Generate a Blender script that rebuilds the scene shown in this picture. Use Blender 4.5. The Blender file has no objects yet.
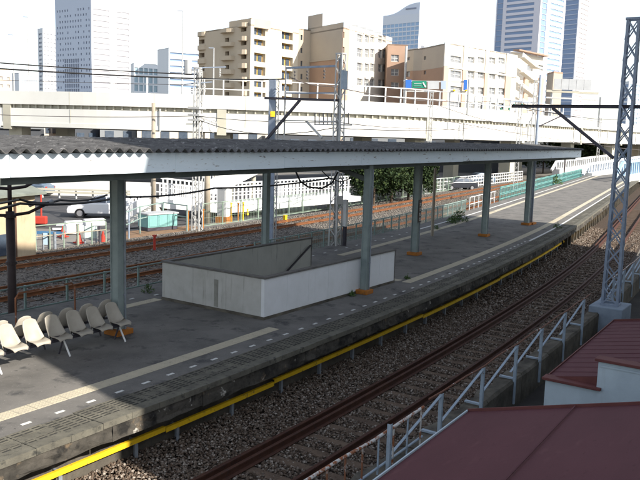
import bpy, math, random
import numpy as np
from mathutils import Vector, Matrix

random.seed(11)
RNG = np.random.default_rng(11)
SC = bpy.context.scene
COL = SC.collection
R = math.radians

# ------------------------------------------------------------------ camera
FPX, PITCH, ROLL, YAW = 765.6, 0.13733, 0.0299, 0.59944
EYE = Vector((0.0, 0.0, 4.53))
FW = Vector((math.cos(YAW) * math.cos(PITCH), math.sin(YAW) * math.cos(PITCH), -math.sin(PITCH)))
_R0 = Vector((math.sin(YAW), -math.cos(YAW), 0))
_U0 = _R0.cross(FW)
RT = _R0 * math.cos(ROLL) + _U0 * math.sin(ROLL)
UP = RT.cross(FW)
FH = Vector((math.cos(YAW), math.sin(YAW), 0))
cam = bpy.data.cameras.new('camera')
cam.sensor_width = 36.0
cam.lens = FPX / 640.0 * 36.0
cam.clip_end = 9000
cam.clip_start = 0.05
camo = bpy.data.objects.new('camera', cam)
camo.matrix_world = Matrix(((RT.x, UP.x, -FW.x, EYE.x), (RT.y, UP.y, -FW.y, EYE.y), (RT.z, UP.z, -FW.z, EYE.z), (0, 0, 0, 1)))
COL.objects.link(camo)
SC.camera = camo

# ------------------------------------------------------------------ sky, sun, exposure
SUN_EL = R(33)
world = bpy.data.worlds.new('World')
SC.world = world
world.use_nodes = True
wn = world.node_tree.nodes
wl = world.node_tree.links
wn.clear()
sky = wn.new('ShaderNodeTexSky')
sky.sky_type = 'NISHITA'
sky.sun_disc = False
sky.sun_elevation = SUN_EL
sky.sun_rotation = R(180)
sky.air_density = 1.0
sky.dust_density = 0.6
sky.ozone_density = 1.0
bg = wn.new('ShaderNodeBackground')
bg.inputs['Strength'].default_value = 0.12
wo = wn.new('ShaderNodeOutputWorld')
hsv = wn.new('ShaderNodeHueSaturation')      # thin bright haze: the sky is nearly white
hsv.inputs['Saturation'].default_value = 0.5
hsv.inputs['Value'].default_value = 1.1
wl.new(sky.outputs[0], hsv.inputs['Color'])
wl.new(hsv.outputs[0], bg.inputs[0])
wl.new(bg.outputs[0], wo.inputs[0])
sun = bpy.data.lights.new('sun', 'SUN')
sun.energy = 4.6
sun.angle = R(0.55)
sun.color = (1.0, 0.93, 0.82)
suno = bpy.data.objects.new('sun', sun)
suno.rotation_euler = Vector((0, math.cos(SUN_EL), -math.sin(SUN_EL))).to_track_quat('-Z', 'Y').to_euler()
suno.location = (0, -40, 60)
COL.objects.link(suno)
SC.view_settings.view_transform = 'Standard'
SC.view_settings.look = 'None'
SC.view_settings.exposure = 1.0
SC.view_settings.gamma = 1.0
SC.view_settings.use_curve_mapping = False

# ------------------------------------------------------------------ helpers
def ray(u, v):
    return FW + RT * ((u - 320) / FPX) - UP * ((v - 240) / FPX)

def at(u, v, z=None, y=None, x=None, d=None):
    r = ray(u, v)
    if z is not None: t = (z - EYE.z) / r.z
    elif y is not None: t = y / r.y
    elif x is not None: t = x / r.x
    else: t = d / r.dot(FH)
    return EYE + r * t

def cv(X):
    t = max(X - 4.0, 0.0)
    return 0.00195 * t * t if X <= 45 else 3.278 + 0.1599 * (X - 45)

def cf(X):
    t = max(X - 10.0, 0.0)
    return 0.0013 * t * t if X <= 55 else 2.6325 + 0.117 * (X - 55)

def ang(fn, X):
    return math.atan((fn(X + .1) - fn(X - .1)) / .2)

_idp = {}
def tag(o, label=None, cat=None, group=None, kind=None):
    if label: o['label'] = label
    if cat: o['category'] = cat
    if group: o['group'] = group
    if kind: o['kind'] = kind
    return o

def thing(name, label, cat, loc=(0, 0, 0), group=None):
    o = bpy.data.objects.new(name, None)
    o.empty_display_size = .2
    o.location = loc
    COL.objects.link(o)
    return tag(o, label, cat, group)

def put(o, parent=None):
    COL.objects.link(o)
    if parent is not None:
        o.parent = parent
        # children are modelled in world space
        L = Vector((0, 0, 0)); q = parent
        L = Vector(q.location) if q.type == 'EMPTY' else Vector((0, 0, 0))
        if q.type != 'EMPTY' and (q.location.length > 0 or q.rotation_euler.z != 0):
            o.matrix_parent_inverse = Matrix.Identity(4)
        else:
            o.matrix_parent_inverse = Matrix.Translation(-L)
    return o

class MB:
    def __init__(s): s.v = []; s.f = []
    def add(s, vs, fs):
        n = len(s.v); s.v += [tuple(p) for p in vs]; s.f += [tuple(i + n for i in f) for f in fs]; return s
    def box(s, x0, y0, z0, x1, y1, z1):
        return s.add([(x0, y0, z0), (x1, y0, z0), (x1, y1, z0), (x0, y1, z0), (x0, y0, z1), (x1, y0, z1), (x1, y1, z1), (x0, y1, z1)],
                     [(3, 2, 1, 0), (4, 5, 6, 7), (0, 1, 5, 4), (1, 2, 6, 5), (2, 3, 7, 6), (3, 0, 4, 7)])
    def cbox(s, c, sx, sy, sz, rz=0):
        c = Vector(c); a, b = math.cos(rz), math.sin(rz); vs = []
        for k in (-1, 1):
            for (i, j) in ((-1, -1), (1, -1), (1, 1), (-1, 1)):
                x, y = i * sx / 2, j * sy / 2
                vs.append((c.x + a * x - b * y, c.y + b * x + a * y, c.z + k * sz / 2))
        return s.add(vs, [(3, 2, 1, 0), (4, 5, 6, 7), (0, 1, 5, 4), (1, 2, 6, 5), (2, 3, 7, 6), (3, 0, 4, 7)])
    def bar(s, p, q, w, h=None, up=(0, 0, 1)):
        p, q = Vector(p), Vector(q); h = h or w; d = (q - p).normalized(); up = Vector(up)
        if abs(d.dot(up)) > .99: up = Vector((0, 1, 0))
        a = d.cross(up).normalized() * (w / 2); b = a.normalized().cross(d).normalized() * (h / 2)
        vs = [e + a * i + b * j for e in (p, q) for (i, j) in ((-1, -1), (1, -1), (1, 1), (-1, 1))]
        return s.add(vs, [(0, 1, 2, 3), (7, 6, 5, 4), (0, 4, 5, 1), (1, 5, 6, 2), (2, 6, 7, 3), (3, 7, 4, 0)])
    def tube(s, pts, r, n=8, r1=None):
        pts = [Vector(p) for p in pts]; m = len(pts); vs = []; fs = []
        for i, p in enumerate(pts):
            d = (pts[min(i + 1, m - 1)] - pts[max(i - 1, 0)]).normalized()
            u = Vector((0, 0, 1)) if abs(d.z) < .95 else Vector((0, 1, 0))
            a = d.cross(u).normalized(); b = a.cross(d)
            rr = r if r1 is None else r + (r1 - r) * i / (m - 1)
            for k in range(n):
                t = 2 * math.pi * k / n
                vs.append(p + a * (rr * math.cos(t)) + b * (rr * math.sin(t)))
        for i in range(m - 1):
            for k in range(n):
                fs.append((i * n + k, i * n + (k + 1) % n, (i + 1) * n + (k + 1) % n, (i + 1) * n + k))
        fs.append(tuple(range(n - 1, -1, -1))); fs.append(tuple((m - 1) * n + k for k in range(n)))
        return s.add(vs, fs)
    def prism(s, poly, z0, z1):
        n = len(poly)
        vs = [(p[0], p[1], z0) for p in poly] + [(p[0], p[1], z1) for p in poly]
        return s.add(vs, [tuple(range(n - 1, -1, -1)), tuple(range(n, 2 * n))] + [(i, (i + 1) % n, n + (i + 1) % n, n + i) for i in range(n)])
    def sweep(s, prof, path, closed=True):
        """prof: list of (offset to the left of travel, z); path: list of (x, y, zbase)"""
        n = len(prof); m = len(path); vs = []; fs = []
        for i, p in enumerate(path):
            a = Vector(path[max(i - 1, 0)]); b = Vector(path[min(i + 1, m - 1)]); d = (b - a); d.z = 0; d.normalize()
            nx, ny = -d.y, d.x
            for (o, z) in prof: vs.append((p[0] + nx * o, p[1] + ny * o, p[2] + z))
        for i in range(m - 1):
            for k in range(n if closed else n - 1):
                fs.append((i * n + k, i * n + (k + 1) % n, (i + 1) * n + (k + 1) % n, (i + 1) * n + k))
        if closed:
            fs.append(tuple(range(n))); fs.append(tuple((m - 1) * n + k for k in range(n - 1, -1, -1)))
        return s.add(vs, fs)
    def mesh(s, name, mat, smooth=False):
        me = bpy.data.meshes.new(name); me.from_pydata(s.v, [], s.f); me.materials.append(mat)
        if smooth: me.shade_smooth()
        me.update(); return me
    def build(s, name, mat, parent=None, smooth=False, fix=True, bevel=0):
        me = s.mesh(name, mat, smooth)
        if fix:
            import bmesh
            bm = bmesh.new(); bm.from_mesh(me); bmesh.ops.recalc_face_normals(bm, faces=bm.faces); bm.to_mesh(me); bm.free()
        o = bpy.data.objects.new(name, me)
        if bevel:
            b = o.modifiers.new('bevel', 'BEVEL'); b.width = bevel; b.segments = 2; b.limit_method = 'ANGLE'
        return put(o, parent)

def inst(name, me, parent, loc, rz=0, rot=None):
    o = bpy.data.objects.new(name, me); put(o, parent); o.location = loc
    o.rotation_euler = rot if rot else (0, 0, rz)
    return o

# ------------------------------------------------------------------ materials
MATS = {}
def mat(name, col, rough=.7, col2=None, scale=3.0, mix=(.35, .7), bump=0, bscale=40, spots=None, metal=0, stretch=(1, 1, 1), spec=.18, island=None, streak=None, detail=6):
    """col mixed with col2 through noise; spots=(colour, scale, lo, hi); streak=(colour, amount) runs down the surface"""
    if name in MATS: return MATS[name]
    m = bpy.data.materials.new(name); m.use_nodes = True; MATS[name] = m
    nt = m.node_tree; N = nt.nodes; L = nt.links; b = N['Principled BSDF']
    b.inputs['Roughness'].default_value = rough; b.inputs['Metallic'].default_value = metal
    b.inputs['Specular IOR Level'].default_value = spec
    geo = N.new('ShaderNodeNewGeometry')
    mp = N.new('ShaderNodeMapping'); mp.inputs['Scale'].default_value = stretch; L.new(geo.outputs['Position'], mp.inputs['Vector'])
    vec = mp.outputs[0]
    def rgb(c): 
        n = N.new('ShaderNodeRGB'); n.outputs[0].default_value = (*c, 1); return n.outputs[0]
    def noise(sc, det=detail, v=vec):
        n = N.new('ShaderNodeTexNoise'); n.inputs['Scale'].default_value = sc; n.inputs['Detail'].default_value = det; n.inputs['Roughness'].default_value = .62
        L.new(v, n.inputs['Vector']); return n.outputs['Fac']
    def ramp(f, lo, hi):
        r = N.new('ShaderNodeMapRange'); r.inputs[1].default_value = lo; r.inputs[2].default_value = hi; r.clamp = True
        L.new(f, r.inputs[0]); return r.outputs[0]
    def mixc(f, a, c):
        x = N.new('ShaderNodeMix'); x.data_type = 'RGBA'; L.new(f, x.inputs[0]); L.new(a, x.inputs[6]); L.new(c, x.inputs[7]); return x.outputs[2]
    cur = rgb(col)
    if island:
        r = N.new('ShaderNodeValToRGB'); e = r.color_ramp.elements
        e[0].color = (*island[0], 1); e[1].color = (*island[-1], 1)
        for i, c in enumerate(island[1:-1]):
            k = e.new((i + 1) / (len(island) - 1)); k.color = (*c, 1)
        L.new(geo.outputs['Random Per Island'], r.inputs[0]); cur = r.outputs[0]
    if col2: cur = mixc(ramp(noise(scale), *mix), cur, rgb(col2))
    if streak:
        mp2 = N.new('ShaderNodeMapping'); mp2.inputs['Scale'].default_value = (6, 6, .5); L.new(geo.outputs['Position'], mp2.inputs['Vector'])
        cur = mixc(ramp(noise(1.5, 5, mp2.outputs[0]), streak[1], streak[1] + .22), cur, rgb(streak[0]))
    if spots:
        for sp in (spots if isinstance(spots, list) else [spots]):
            cur = mixc(ramp(noise(sp[1], 4), sp[2], sp[3]), cur, rgb(sp[0]))
    L.new(cur, b.inputs['Base Color'])
    if bump:
        bp = N.new('ShaderNodeBump'); bp.inputs['Strength'].default_value = bump; bp.inputs['Distance'].default_value = .02
        L.new(noise(bscale, 5), bp.inputs['Height']); L.new(bp.outputs[0], b.inputs['Normal'])
    return m

M_ground = mat('ground', (.16, .15, .14), .9, (.22, .21, .19), .3, bump=.2)
M_road = mat('road', (.055, .055, .06), .85, (.08, .08, .08), .8, bump=.2)
M_asph = mat('platform_asphalt', (.122, .117, .111), .88, (.19, .18, .168), .9, (.35, .65), bump=.5, bscale=90,
             spots=[((.075, .074, .074), 1.7, .56, .68), ((.25, .24, .225), 26, .60, .72), ((.045, .045, .046), 6, .66, .74)])
M_cope = mat('coping_concrete', (.155, .146, .118), .9, (.088, .083, .07), 2.2, bump=.5, bscale=50, spots=((.05, .05, .045), 7, .55, .7))
M_slot = mat('slot_dirt', (.045, .044, .04), .95)
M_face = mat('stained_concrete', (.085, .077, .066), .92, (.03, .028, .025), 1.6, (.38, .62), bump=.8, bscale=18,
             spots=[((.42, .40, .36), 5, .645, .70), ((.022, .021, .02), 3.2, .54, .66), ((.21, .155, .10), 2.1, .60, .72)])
M_wall2 = mat('lower_wall_concrete', (.13, .115, .093), .92, (.05, .045, .038), 1.3, bump=.6, bscale=22, streak=((.07, .065, .06), .55))
M_tact = mat('tactile_tile', (.50, .45, .34), .8, (.42, .38, .30), 3, bump=.15, spots=((.27, .25, .21), 8, .62, .75))
M_dash = mat('platform_paint', (.60, .60, .58), .7, (.42, .42, .41), 9, (.5, .7))
M_yel = mat('yellow_paint', (.84, .54, .02), .6, (.74, .45, .02), 4, spots=[((.24, .15, .05), 9, .60, .70), ((.12, .1, .08), 3, .70, .78)], bump=.1)
M_gal = mat('galvanised', (.30, .33, .37), .55, (.2, .22, .25), 6, metal=.3)
M_rail = mat('rusty_rail', (.058, .026, .019), .7, (.085, .038, .025), 5, bump=.3, spots=((.05, .03, .025), 11, .55, .7))
M_railo = mat('orange_rust_rail', (.20, .082, .034), .75, (.12, .052, .027), 3, bump=.3)
M_railh = mat('rail_head', (.13, .075, .055), .42, (.09, .05, .04), 8, metal=.5)
M_sleep = mat('old_sleeper', (.085, .06, .045), .92, (.15, .11, .08), 2.5, bump=.6, bscale=30)
M_sleepc = mat('pale_sleeper', (.16, .115, .083), .92, (.085, .06, .045), 2.5, bump=.4, bscale=30)
M_stone = mat('ballast_stone', (.1, .1, .1), .9, island=[(.04, .030, .024), (.135, .098, .073), (.085, .060, .045), (.19, .15, .118), (.105, .074, .054), (.36, .315, .27), (.06, .045, .035)])
M_stoneg = mat('grey_ballast_stone', (.1, .1, .1), .9, island=[(.07, .064, .06), (.19, .17, .15), (.11, .10, .09), (.25, .225, .195), (.14, .12, .105)])
M_bed = mat('ballast_bed', (.058, .043, .033), .95, (.09, .067, .052), 14, bump=.9, bscale=30, spots=((.03, .026, .024), 22, .55, .7))
M_bedg = mat('grey_ballast_bed', (.11, .10, .09), .95, (.16, .145, .128), 16, bump=.9, bscale=30)
M_fascia = mat('peeling_fascia_paint', (.70, .78, .83), .6, (.64, .73, .79), 2, spots=[((.24, .22, .21), 4.5, .635, .675), ((.38, .36, .35), 15, .65, .70), ((.30, .25, .22), 2.2, .70, .74)],
               stretch=(.45, .45, 2.6), bump=.15)
M_slate = mat('roof_slate', (.125, .122, .12), .9, (.065, .063, .063), 2.6, (.35, .65), bump=.6, bscale=30, spots=[((.30, .29, .285), 9, .60, .72), ((.04, .04, .04), 4, .58, .68)])
M_col = mat('column_paint', (.27, .32, .31), .6, (.21, .255, .25), 3, streak=((.20, .19, .17), .66), bump=.08)
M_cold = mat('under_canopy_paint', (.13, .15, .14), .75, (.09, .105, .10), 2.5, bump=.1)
M_orange = mat('orange_plinth', (.42, .16, .03), .75, (.32, .12, .03), 6, spots=((.15, .09, .05), 9, .6, .7))
M_seat = mat('seat_plastic', (.41, .38, .325), .5, (.36, .33, .28), 5, spots=((.32, .28, .22), 7, .66, .76))
M_seatd = mat('seat_underside', (.30, .24, .18), .6)
M_enc = mat('white_panel', (.74, .75, .76), .7, (.68, .69, .69), 2.5, streak=((.50, .48, .44), .66), bump=.08)
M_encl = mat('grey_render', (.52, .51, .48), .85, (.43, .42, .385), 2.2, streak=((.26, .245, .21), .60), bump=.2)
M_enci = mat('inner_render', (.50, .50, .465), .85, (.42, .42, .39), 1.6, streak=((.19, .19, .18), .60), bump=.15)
M_cap = mat('dark_cap', (.16, .15, .14), .7, (.10, .095, .09), 5)
M_maroon = mat('maroon_roof', (.112, .040, .047), .8, (.095, .034, .040), 1.4, (.3, .7), bump=.12, bscale=60, spots=[((.13, .05, .055), 3.2, .58, .75), ((.08, .029, .033), 12, .62, .75)], stretch=(.5, 1.2, 1))
M_maroonl = mat('maroon_flashing', (.15, .055, .05), .7, (.115, .042, .04), 3, bump=.1)
M_pale = mat('pale_blue_wall', (.47, .55, .60), .8, (.41, .48, .53), 3, streak=((.38, .42, .45), .62), bump=.12)
M_blue = mat('blue_grey_steel', (.29, .34, .42), .55, (.22, .26, .33), 4, spots=((.14, .11, .09), 9, .66, .74))
M_bluel = mat('light_blue_steel', (.36, .43, .50), .55, (.28, .34, .41), 6, spots=((.22, .14, .09), 12, .66, .74))
M_rustw = mat('rusted_white_paint', (.56, .54, .51), .65, (.27, .10, .045), 9, (.47, .55), bump=.2)
M_rustr = mat('rusted_pipe', (.23, .10, .055), .75, (.42, .36, .32), 8, (.55, .62))
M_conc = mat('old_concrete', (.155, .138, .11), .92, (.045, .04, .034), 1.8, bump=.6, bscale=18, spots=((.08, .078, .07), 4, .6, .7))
M_dark = mat('dark_steel', (.075, .07, .085), .55, (.055, .05, .06), 4)
M_brownp = mat('brown_pole', (.06, .045, .045), .6, (.045, .035, .035), 4)
M_mastw = mat('pale_mast', (.50, .50, .49), .6, (.40, .40, .39), 3)
M_masttan = mat('tan_pole', (.36, .31, .25), .8, (.30, .26, .2), 3)
M_insul = mat('insulator', (.16, .15, .15), .35)
M_insulw = mat('white_insulator', (.72, .72, .70), .35)
M_wire = mat('cable_black', (.02, .02, .022), .6)
M_wiret = mat('contact_wire', (.10, .085, .08), .5)
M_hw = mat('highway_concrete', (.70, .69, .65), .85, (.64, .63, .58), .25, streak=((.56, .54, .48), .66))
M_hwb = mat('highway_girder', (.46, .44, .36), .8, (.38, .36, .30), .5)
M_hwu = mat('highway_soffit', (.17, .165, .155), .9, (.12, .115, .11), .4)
M_white = mat('white_paint', (.74, .74, .73), .55, (.64, .64, .63), 2)
M_teal = mat('teal_fence', (.16, .36, .34), .6, (.12, .29, .28), 3)
M_tealp = mat('pale_teal_fence', (.24, .32, .30), .65, (.18, .25, .23), 3)
M_greenf = mat('pale_green_fence', (.27, .34, .27), .65, (.20, .26, .21), 3)
M_cab = mat('cabinet_green', (.20, .40, .39), .6, (.16, .33, .32), 3)
M_glass = mat('window_glass', (.05, .07, .10), .12, (.08, .10, .13), 2, spec=.6)
M_wframe = mat('window_frame', (.62, .62, .60), .5)
M_red = mat('red_plastic', (.40, .045, .03), .6)
M_bluepaint = mat('blue_sheet', (.05, .15, .30), .6, (.08, .2, .36), 2)
M_green = mat('sign_green', (.02, .20, .13), .5)
M_signb = mat('sign_blue', (.04, .14, .45), .5)
M_grey = mat('sign_back', (.42, .43, .44), .6, (.36, .37, .38), 1)
M_leaf = mat('leaf', (.05, .08, .03), .7, island=[(.010, .022, .009), (.026, .045, .015), (.017, .033, .012), (.05, .072, .022), (.014, .027, .011)])
M_weed = mat('weed_leaf', (.07, .11, .04), .7, island=[(.05, .10, .03), (.10, .15, .05), (.07, .12, .04)])
M_bark = mat('bark', (.10, .075, .055), .9, (.06, .045, .035), 4, bump=.5)
M_tyre = mat('tyre', (.018, .018, .02), .85)
M_rim = mat('rim', (.4, .4, .42), .35, metal=.7)
M_earth = mat('rusty_soil', (.25, .15, .09), .95, (.17, .12, .08), 2, bump=.5)

# ================================================================== SETTING
def struct(o): return tag(o, kind='structure')
def xs(a, b, n): return [a + (b - a) * i / n for i in range(n + 1)]

g = MB(); g.add([(-4000, -4000, -1.30), (5000, -4000, -1.30), (5000, 5000, -1.30), (-4000, 5000, -1.30)], [(0, 1, 2, 3)])
struct(g.build('ground', M_ground))

# ---- ballast beds
def strip(name, m, o0, o1, z, a, b, fn=cv, step=2.0):
    n = int((b - a) / step); g = MB(); P = xs(a, b, n)
    g.add([(X, o + fn(X), z) for X in P for o in (o0, o1)], [(2 * i, 2 * i + 2, 2 * i + 3, 2 * i + 1) for i in range(n)])
    return g.build(name, m)
struct(strip('trackbed_ballast', M_bed, 5.80, 11.0, -1.15, -8, 170))
struct(strip('far_trackbed_ballast', M_bedg, 17.0, 30.2, -1.16, -8, 260, cf))

def stones(name, m, n, area, size, label):
    """n angular stones: area(n) -> centres (n,3)"""
    base = np.array([(1, 0, 0), (-.9, .1, 0), (0, 1, .1), (.1, -1, 0), (0, 0, .8), (0, .1, -.7)])
    fc = np.array([(0, 2, 4), (2, 1, 4), (1, 3, 4), (3, 0, 4), (2, 0, 5), (1, 2, 5), (3, 1, 5), (0, 3, 5)])
    c = area(n)
    v = base[None] * (1 + RNG.uniform(-.35, .35, (n, 6, 3))) * (size * RNG.uniform(.55, 1.35, (n, 1, 1)))
    v[:, :, 2] *= .8
    t = RNG.uniform(0, 2 * np.pi, n); p = RNG.normal(0, .5, n)
    ct, st = np.cos(t)[:, None], np.sin(t)[:, None]; cp, sp = np.cos(p)[:, None], np.sin(p)[:, None]
    x, y, z = v[..., 0], v[..., 1], v[..., 2]
    y, z = y * cp - z * sp, y * sp + z * cp
    x, y = x * ct - y * st, x * st + y * ct
    v = np.stack([x, y, z], -1) + c[:, None, :]
    f = (fc[None] + (np.arange(n) * 6)[:, None, None]).reshape(-1, 3)
    me = bpy.data.meshes.new(name); me.vertices.add(n * 6); me.vertices.foreach_set('co', v.reshape(-1))
    k = len(f); me.loops.add(k * 3); me.loops.foreach_set('vertex_index', f.reshape(-1).astype(np.int32))
    me.polygons.add(k); me.polygons.foreach_set('loop_start', np.arange(0, k * 3, 3, dtype=np.int32)); me.polygons.foreach_set('loop_total', np.full(k, 3, np.int32))
    me.materials.append(m); me.update(); me.validate()
    o = bpy.data.objects.new(name, me); COL.objects.link(o)
    return tag(o, label, 'ballast', kind='stuff')
vcv = np.vectorize(cv); vcf = np.vectorize(cf)
def near_area(a, b):
    def fn(n):
        X = RNG.uniform(a, b, n); o = RNG.uniform(5.95, 9.62, n)
        crib = np.abs(((X / .62) % 1) - .5) < .17          # sleepers stay barer
        z = -1.135 + RNG.uniform(-.02, .02, n)
        on = crib & (o > 6.25) & (o < 8.35); z[on] -= .022
        heap = np.clip((o - 8.3) / 1.2, 0, 1); z += heap * .10
        return np.stack([X, o + vcv(X), z], 1)
    return fn
stones('ballast_stones', M_stone, 64000, near_area(4, 24), .031, 'brown crushed stone ballast around the near track')
stones('ballast_stones', M_stone, 22000, near_area(24, 52), .045, 'brown crushed stone ballast farther along the near track')
def far_area(n):
    X = RNG.uniform(10, 85, n); o = RNG.uniform(17.2, 30.0, n)
    return np.stack([X, o + vcf(X), -1.15 + RNG.uniform(-.02, .03, n)], 1)
stones('ballast_stones', M_stoneg, 60000, far_area, .05, 'grey crushed stone ballast of the tracks beyond the platform')

# ---- platform: asphalt top with the stair opening left out, copings, facing
HX0, HX1, HY0, HY1 = 14.42, 20.80, 11.46, 14.76
EDGE, COPE, BACK = 9.05, 9.76, 16.3
plat = MB()
P = sorted(set([round(x, 3) for x in xs(-8, 150, 158)] + [HX0, HX1]))
for a, b in zip(P[:-1], P[1:]):
    rows = [(COPE, None), (None, None)]
    ya0, yb0, ya1, yb1 = COPE + cv(a), COPE + cv(b), BACK + cv(a), BACK + cv(b)
    if a >= HX0 - 1e-6 and b <= HX1 + 1e-6:
        plat.add([(a, ya0, 0), (b, yb0, 0), (b, HY0, 0), (a, HY0, 0), (a, HY1, 0), (b, HY1, 0), (b, yb1, 0), (a, ya1, 0)], [(0, 1, 2, 3), (4, 5, 6, 7)])
    else:
        plat.add([(a, ya0, 0), (b, yb0, 0), (b, yb1, 0), (a, ya1, 0)], [(0, 1, 2, 3)])
platform = struct(plat.build('platform', M_asph))
bk = MB(); bk.sweep([(0, -1.25), (.25, -1.25), (.25, -.002), (0, -.002)], [(X, BACK - .25 + cv(X), 0) for X in xs(-8, 150, 79)])
bk.build('back_wall', M_wall2, platform)
lw = MB(); lw.sweep([(0, -1.25), (.3, -1.25), (.3, -.05), (0, -.05)], [(X, 9.62 + cv(X), 0) for X in xs(-8, 40, 40)])
lw.build('lower_wall', M_wall2, platform)
lw = MB(); lw.sweep([(0, -1.25), (.3, -1.25), (.3, -.05), (0, -.05)], [(X, 11.0 + cv(X), 0) for X in xs(40.05, 150, 50)])
lw.build('recessed_wall', M_wall2, platform)
# stair well below the opening
sw = MB()
for (x0, y0, x1, y1) in ((HX0 - .3, HY0, HX0, HY1), (HX0 - .3, HY0 - .3, HX1, HY0), (HX0 - .3, HY1, HX1, HY1 + .25)):
    sw.box(x0, y0, -4.2, x1, y1, -.01)
sw.build('stairwell_wall', M_enci, platform)
st_me = MB().box(-.15, 0, -.5, .15, HY1 - HY0 - .02, 0).mesh('step', M_conc)
for i in range(20):
    inst('step', st_me, platform, (HX1 - .15 - i * .315, HY0 + .01, -.17 * (i + 1)))

# coping blocks with drainage slots, each on its own
def coping_mesh(kind):
    b = MB(); L = .594
    b.box(-L / 2, 0, -.10, L / 2, .20, .004)
    b.box(-L / 2, .20, -.10, L / 2, .705, -.004)
    ys = [.20 + .0 + i * .084 for i in range(7)]
    for i, y in enumerate(ys):
        if kind == 1 and i in (2, 3): b.box(-L / 2, y - .02, -.022, L / 2, y + .064, .002)
        else: b.box(-L / 2, y, -.022, L / 2, y + .030, .003)
    for k in range(4):
        x = -L / 2 + .03 + k * (L - .06) / 3
        b.box(x - .022, .20, -.022, x + .022, .705, .001)
    me = b.mesh('coping_block', M_cope); me.materials.append(M_slot)
    for i in range(6, 12): me.polygons[i].material_index = 1
    return me
cms = [coping_mesh(0), coping_mesh(1)]
X = 3.0
while X < 66:
    s = ang(cv, X)
    inst('coping_block', cms[1 if random.random() < .3 else 0], platform, (X, EDGE + cv(X), random.uniform(-.004, .004)), s)
    X += .6 * math.cos(s)
cp = MB(); cp.sweep([(0, -.1), (.71, -.1), (.71, .003), (0, .003)], [(X, EDGE + cv(X), 0) for X in xs(66, 150, 42)])
cp.build('far_coping', M_cope, platform)
cp = MB(); cp.sweep([(0, -.1), (.71, -.1), (.71, .003), (0, .003)], [(X, EDGE + cv(X), 0) for X in xs(-8, 2.7, 6)])
cp.build('near_coping', M_cope, platform)
# facing slabs below the copings
X = 2.0; k = 0
while X < 66:
    L = random.choice((1.5, 1.8, 2.1)); s = ang(cv, X + L / 2); zb = random.uniform(-.40, -.36)
    b = MB(); n = 10; fr = []
    for i in range(n + 1):
        x = -L / 2 + .008 + (L - .016) * i / n
        fr += [(x, .015 + random.uniform(0, .012), -.104), (x, random.uniform(0, .03), -.2), (x, random.uniform(.0, .03), -.3), (x, .01 + random.uniform(0, .02), zb + random.uniform(0, .03)), (x, .56, zb), (x, .56, -.104)]
    fs = []
    for i in range(n):
        for j in range(6): fs.append((i * 6 + j, i * 6 + (j + 1) % 6, i * 6 + 6 + (j + 1) % 6, i * 6 + 6 + j))
    fs += [tuple(range(5, -1, -1)), tuple(n * 6 + j for j in range(6))]
    b.add(fr, fs)
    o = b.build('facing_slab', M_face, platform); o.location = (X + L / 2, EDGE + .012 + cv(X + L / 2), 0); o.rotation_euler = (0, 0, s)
    X += L * math.cos(s); k += 1
# trestle legs under the far, open part of the platform
leg_me = MB().box(-.10, -.1, -1.25, .10, .1, -.38).mesh('trestle_leg', M_wall2)
X = 40.6
while X < 110:
    inst('trestle_leg', leg_me, platform, (X, 9.35 + cv(X), 0), ang(cv, X)); X += 1.15
# tactile tiles
tm = MB(); tm.box(-.147, -.147, -.02, .147, .147, .006)
for i in range(4):
    for j in range(4): 
        x, y = -.105 + i * .07, -.105 + j * .07
        tm.box(x - .013, y - .013, .006, x + .013, y + .013, .010)
tile_me = tm.mesh('tactile_tile', M_tact)
def tiles(a, b, off, fn=cv):
    X = a
    while X < b:
        s = ang(fn, X); inst('tactile_tile', tile_me, platform, (X, off + fn(X), random.uniform(-.001, .001)), s + random.uniform(-.006, .006)); X += .3 * math.cos(s)
tiles(3.2, 13.9, 10.5)
tiles(21.2, 47, 10.5)
tiles(24.3, 46, 14.75)
tiles(12.6, 14.1, 14.75)
for i in range(7): inst('tactile_tile', tile_me, platform, (21.2 + .05 * i, 11.5 + i * .3, .001))
def paint(name, m, o0, o1, a, b, z=.006, fn=cv): return put_child(strip(name, m, o0, o1, z, a, b, fn, 1.0))
def put_child(o):
    o.parent = platform; return o
paint('far_tactile_line', M_tact, 10.35, 10.65, 47, 140)
paint('far_tactile_line', M_tact, 14.60, 14.90, 46, 140)
paint('edge_line', M_dash, 9.83, 9.93, 33.9, 140)
paint('edge_line', M_dash, 15.45, 15.58, 33, 140)
dash_me = MB().box(-.085, -.03, -.01, .085, .03, .005).mesh('paint_dash', M_dash)
X = 4.3
while X < 33.5:
    inst('paint_dash', dash_me, platform, (X, 9.98 + cv(X), 0), ang(cv, X)); X += .62
X = 21.5
while X < 33:
    inst('paint_dash', dash_me, platform, (X, 15.5 + cv(X), 0), ang(cv, X)); X += .9
for (x, y) in ((12.9, 15.6), (13.8, 15.5), (14.6, 15.4)): inst('paint_dash', dash_me, platform, (x, y, 0), .1)
# pale worn patches by the stair entrance
pm = mat('worn_concrete_patch', (.20, .19, .17), .9, (.13, .125, .12), 3)
pa = MB(); pa.box(20.95, 11.35, -.02, 22.1, 12.6, .004); pa.build('concrete_patch', pm, platform)

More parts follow.
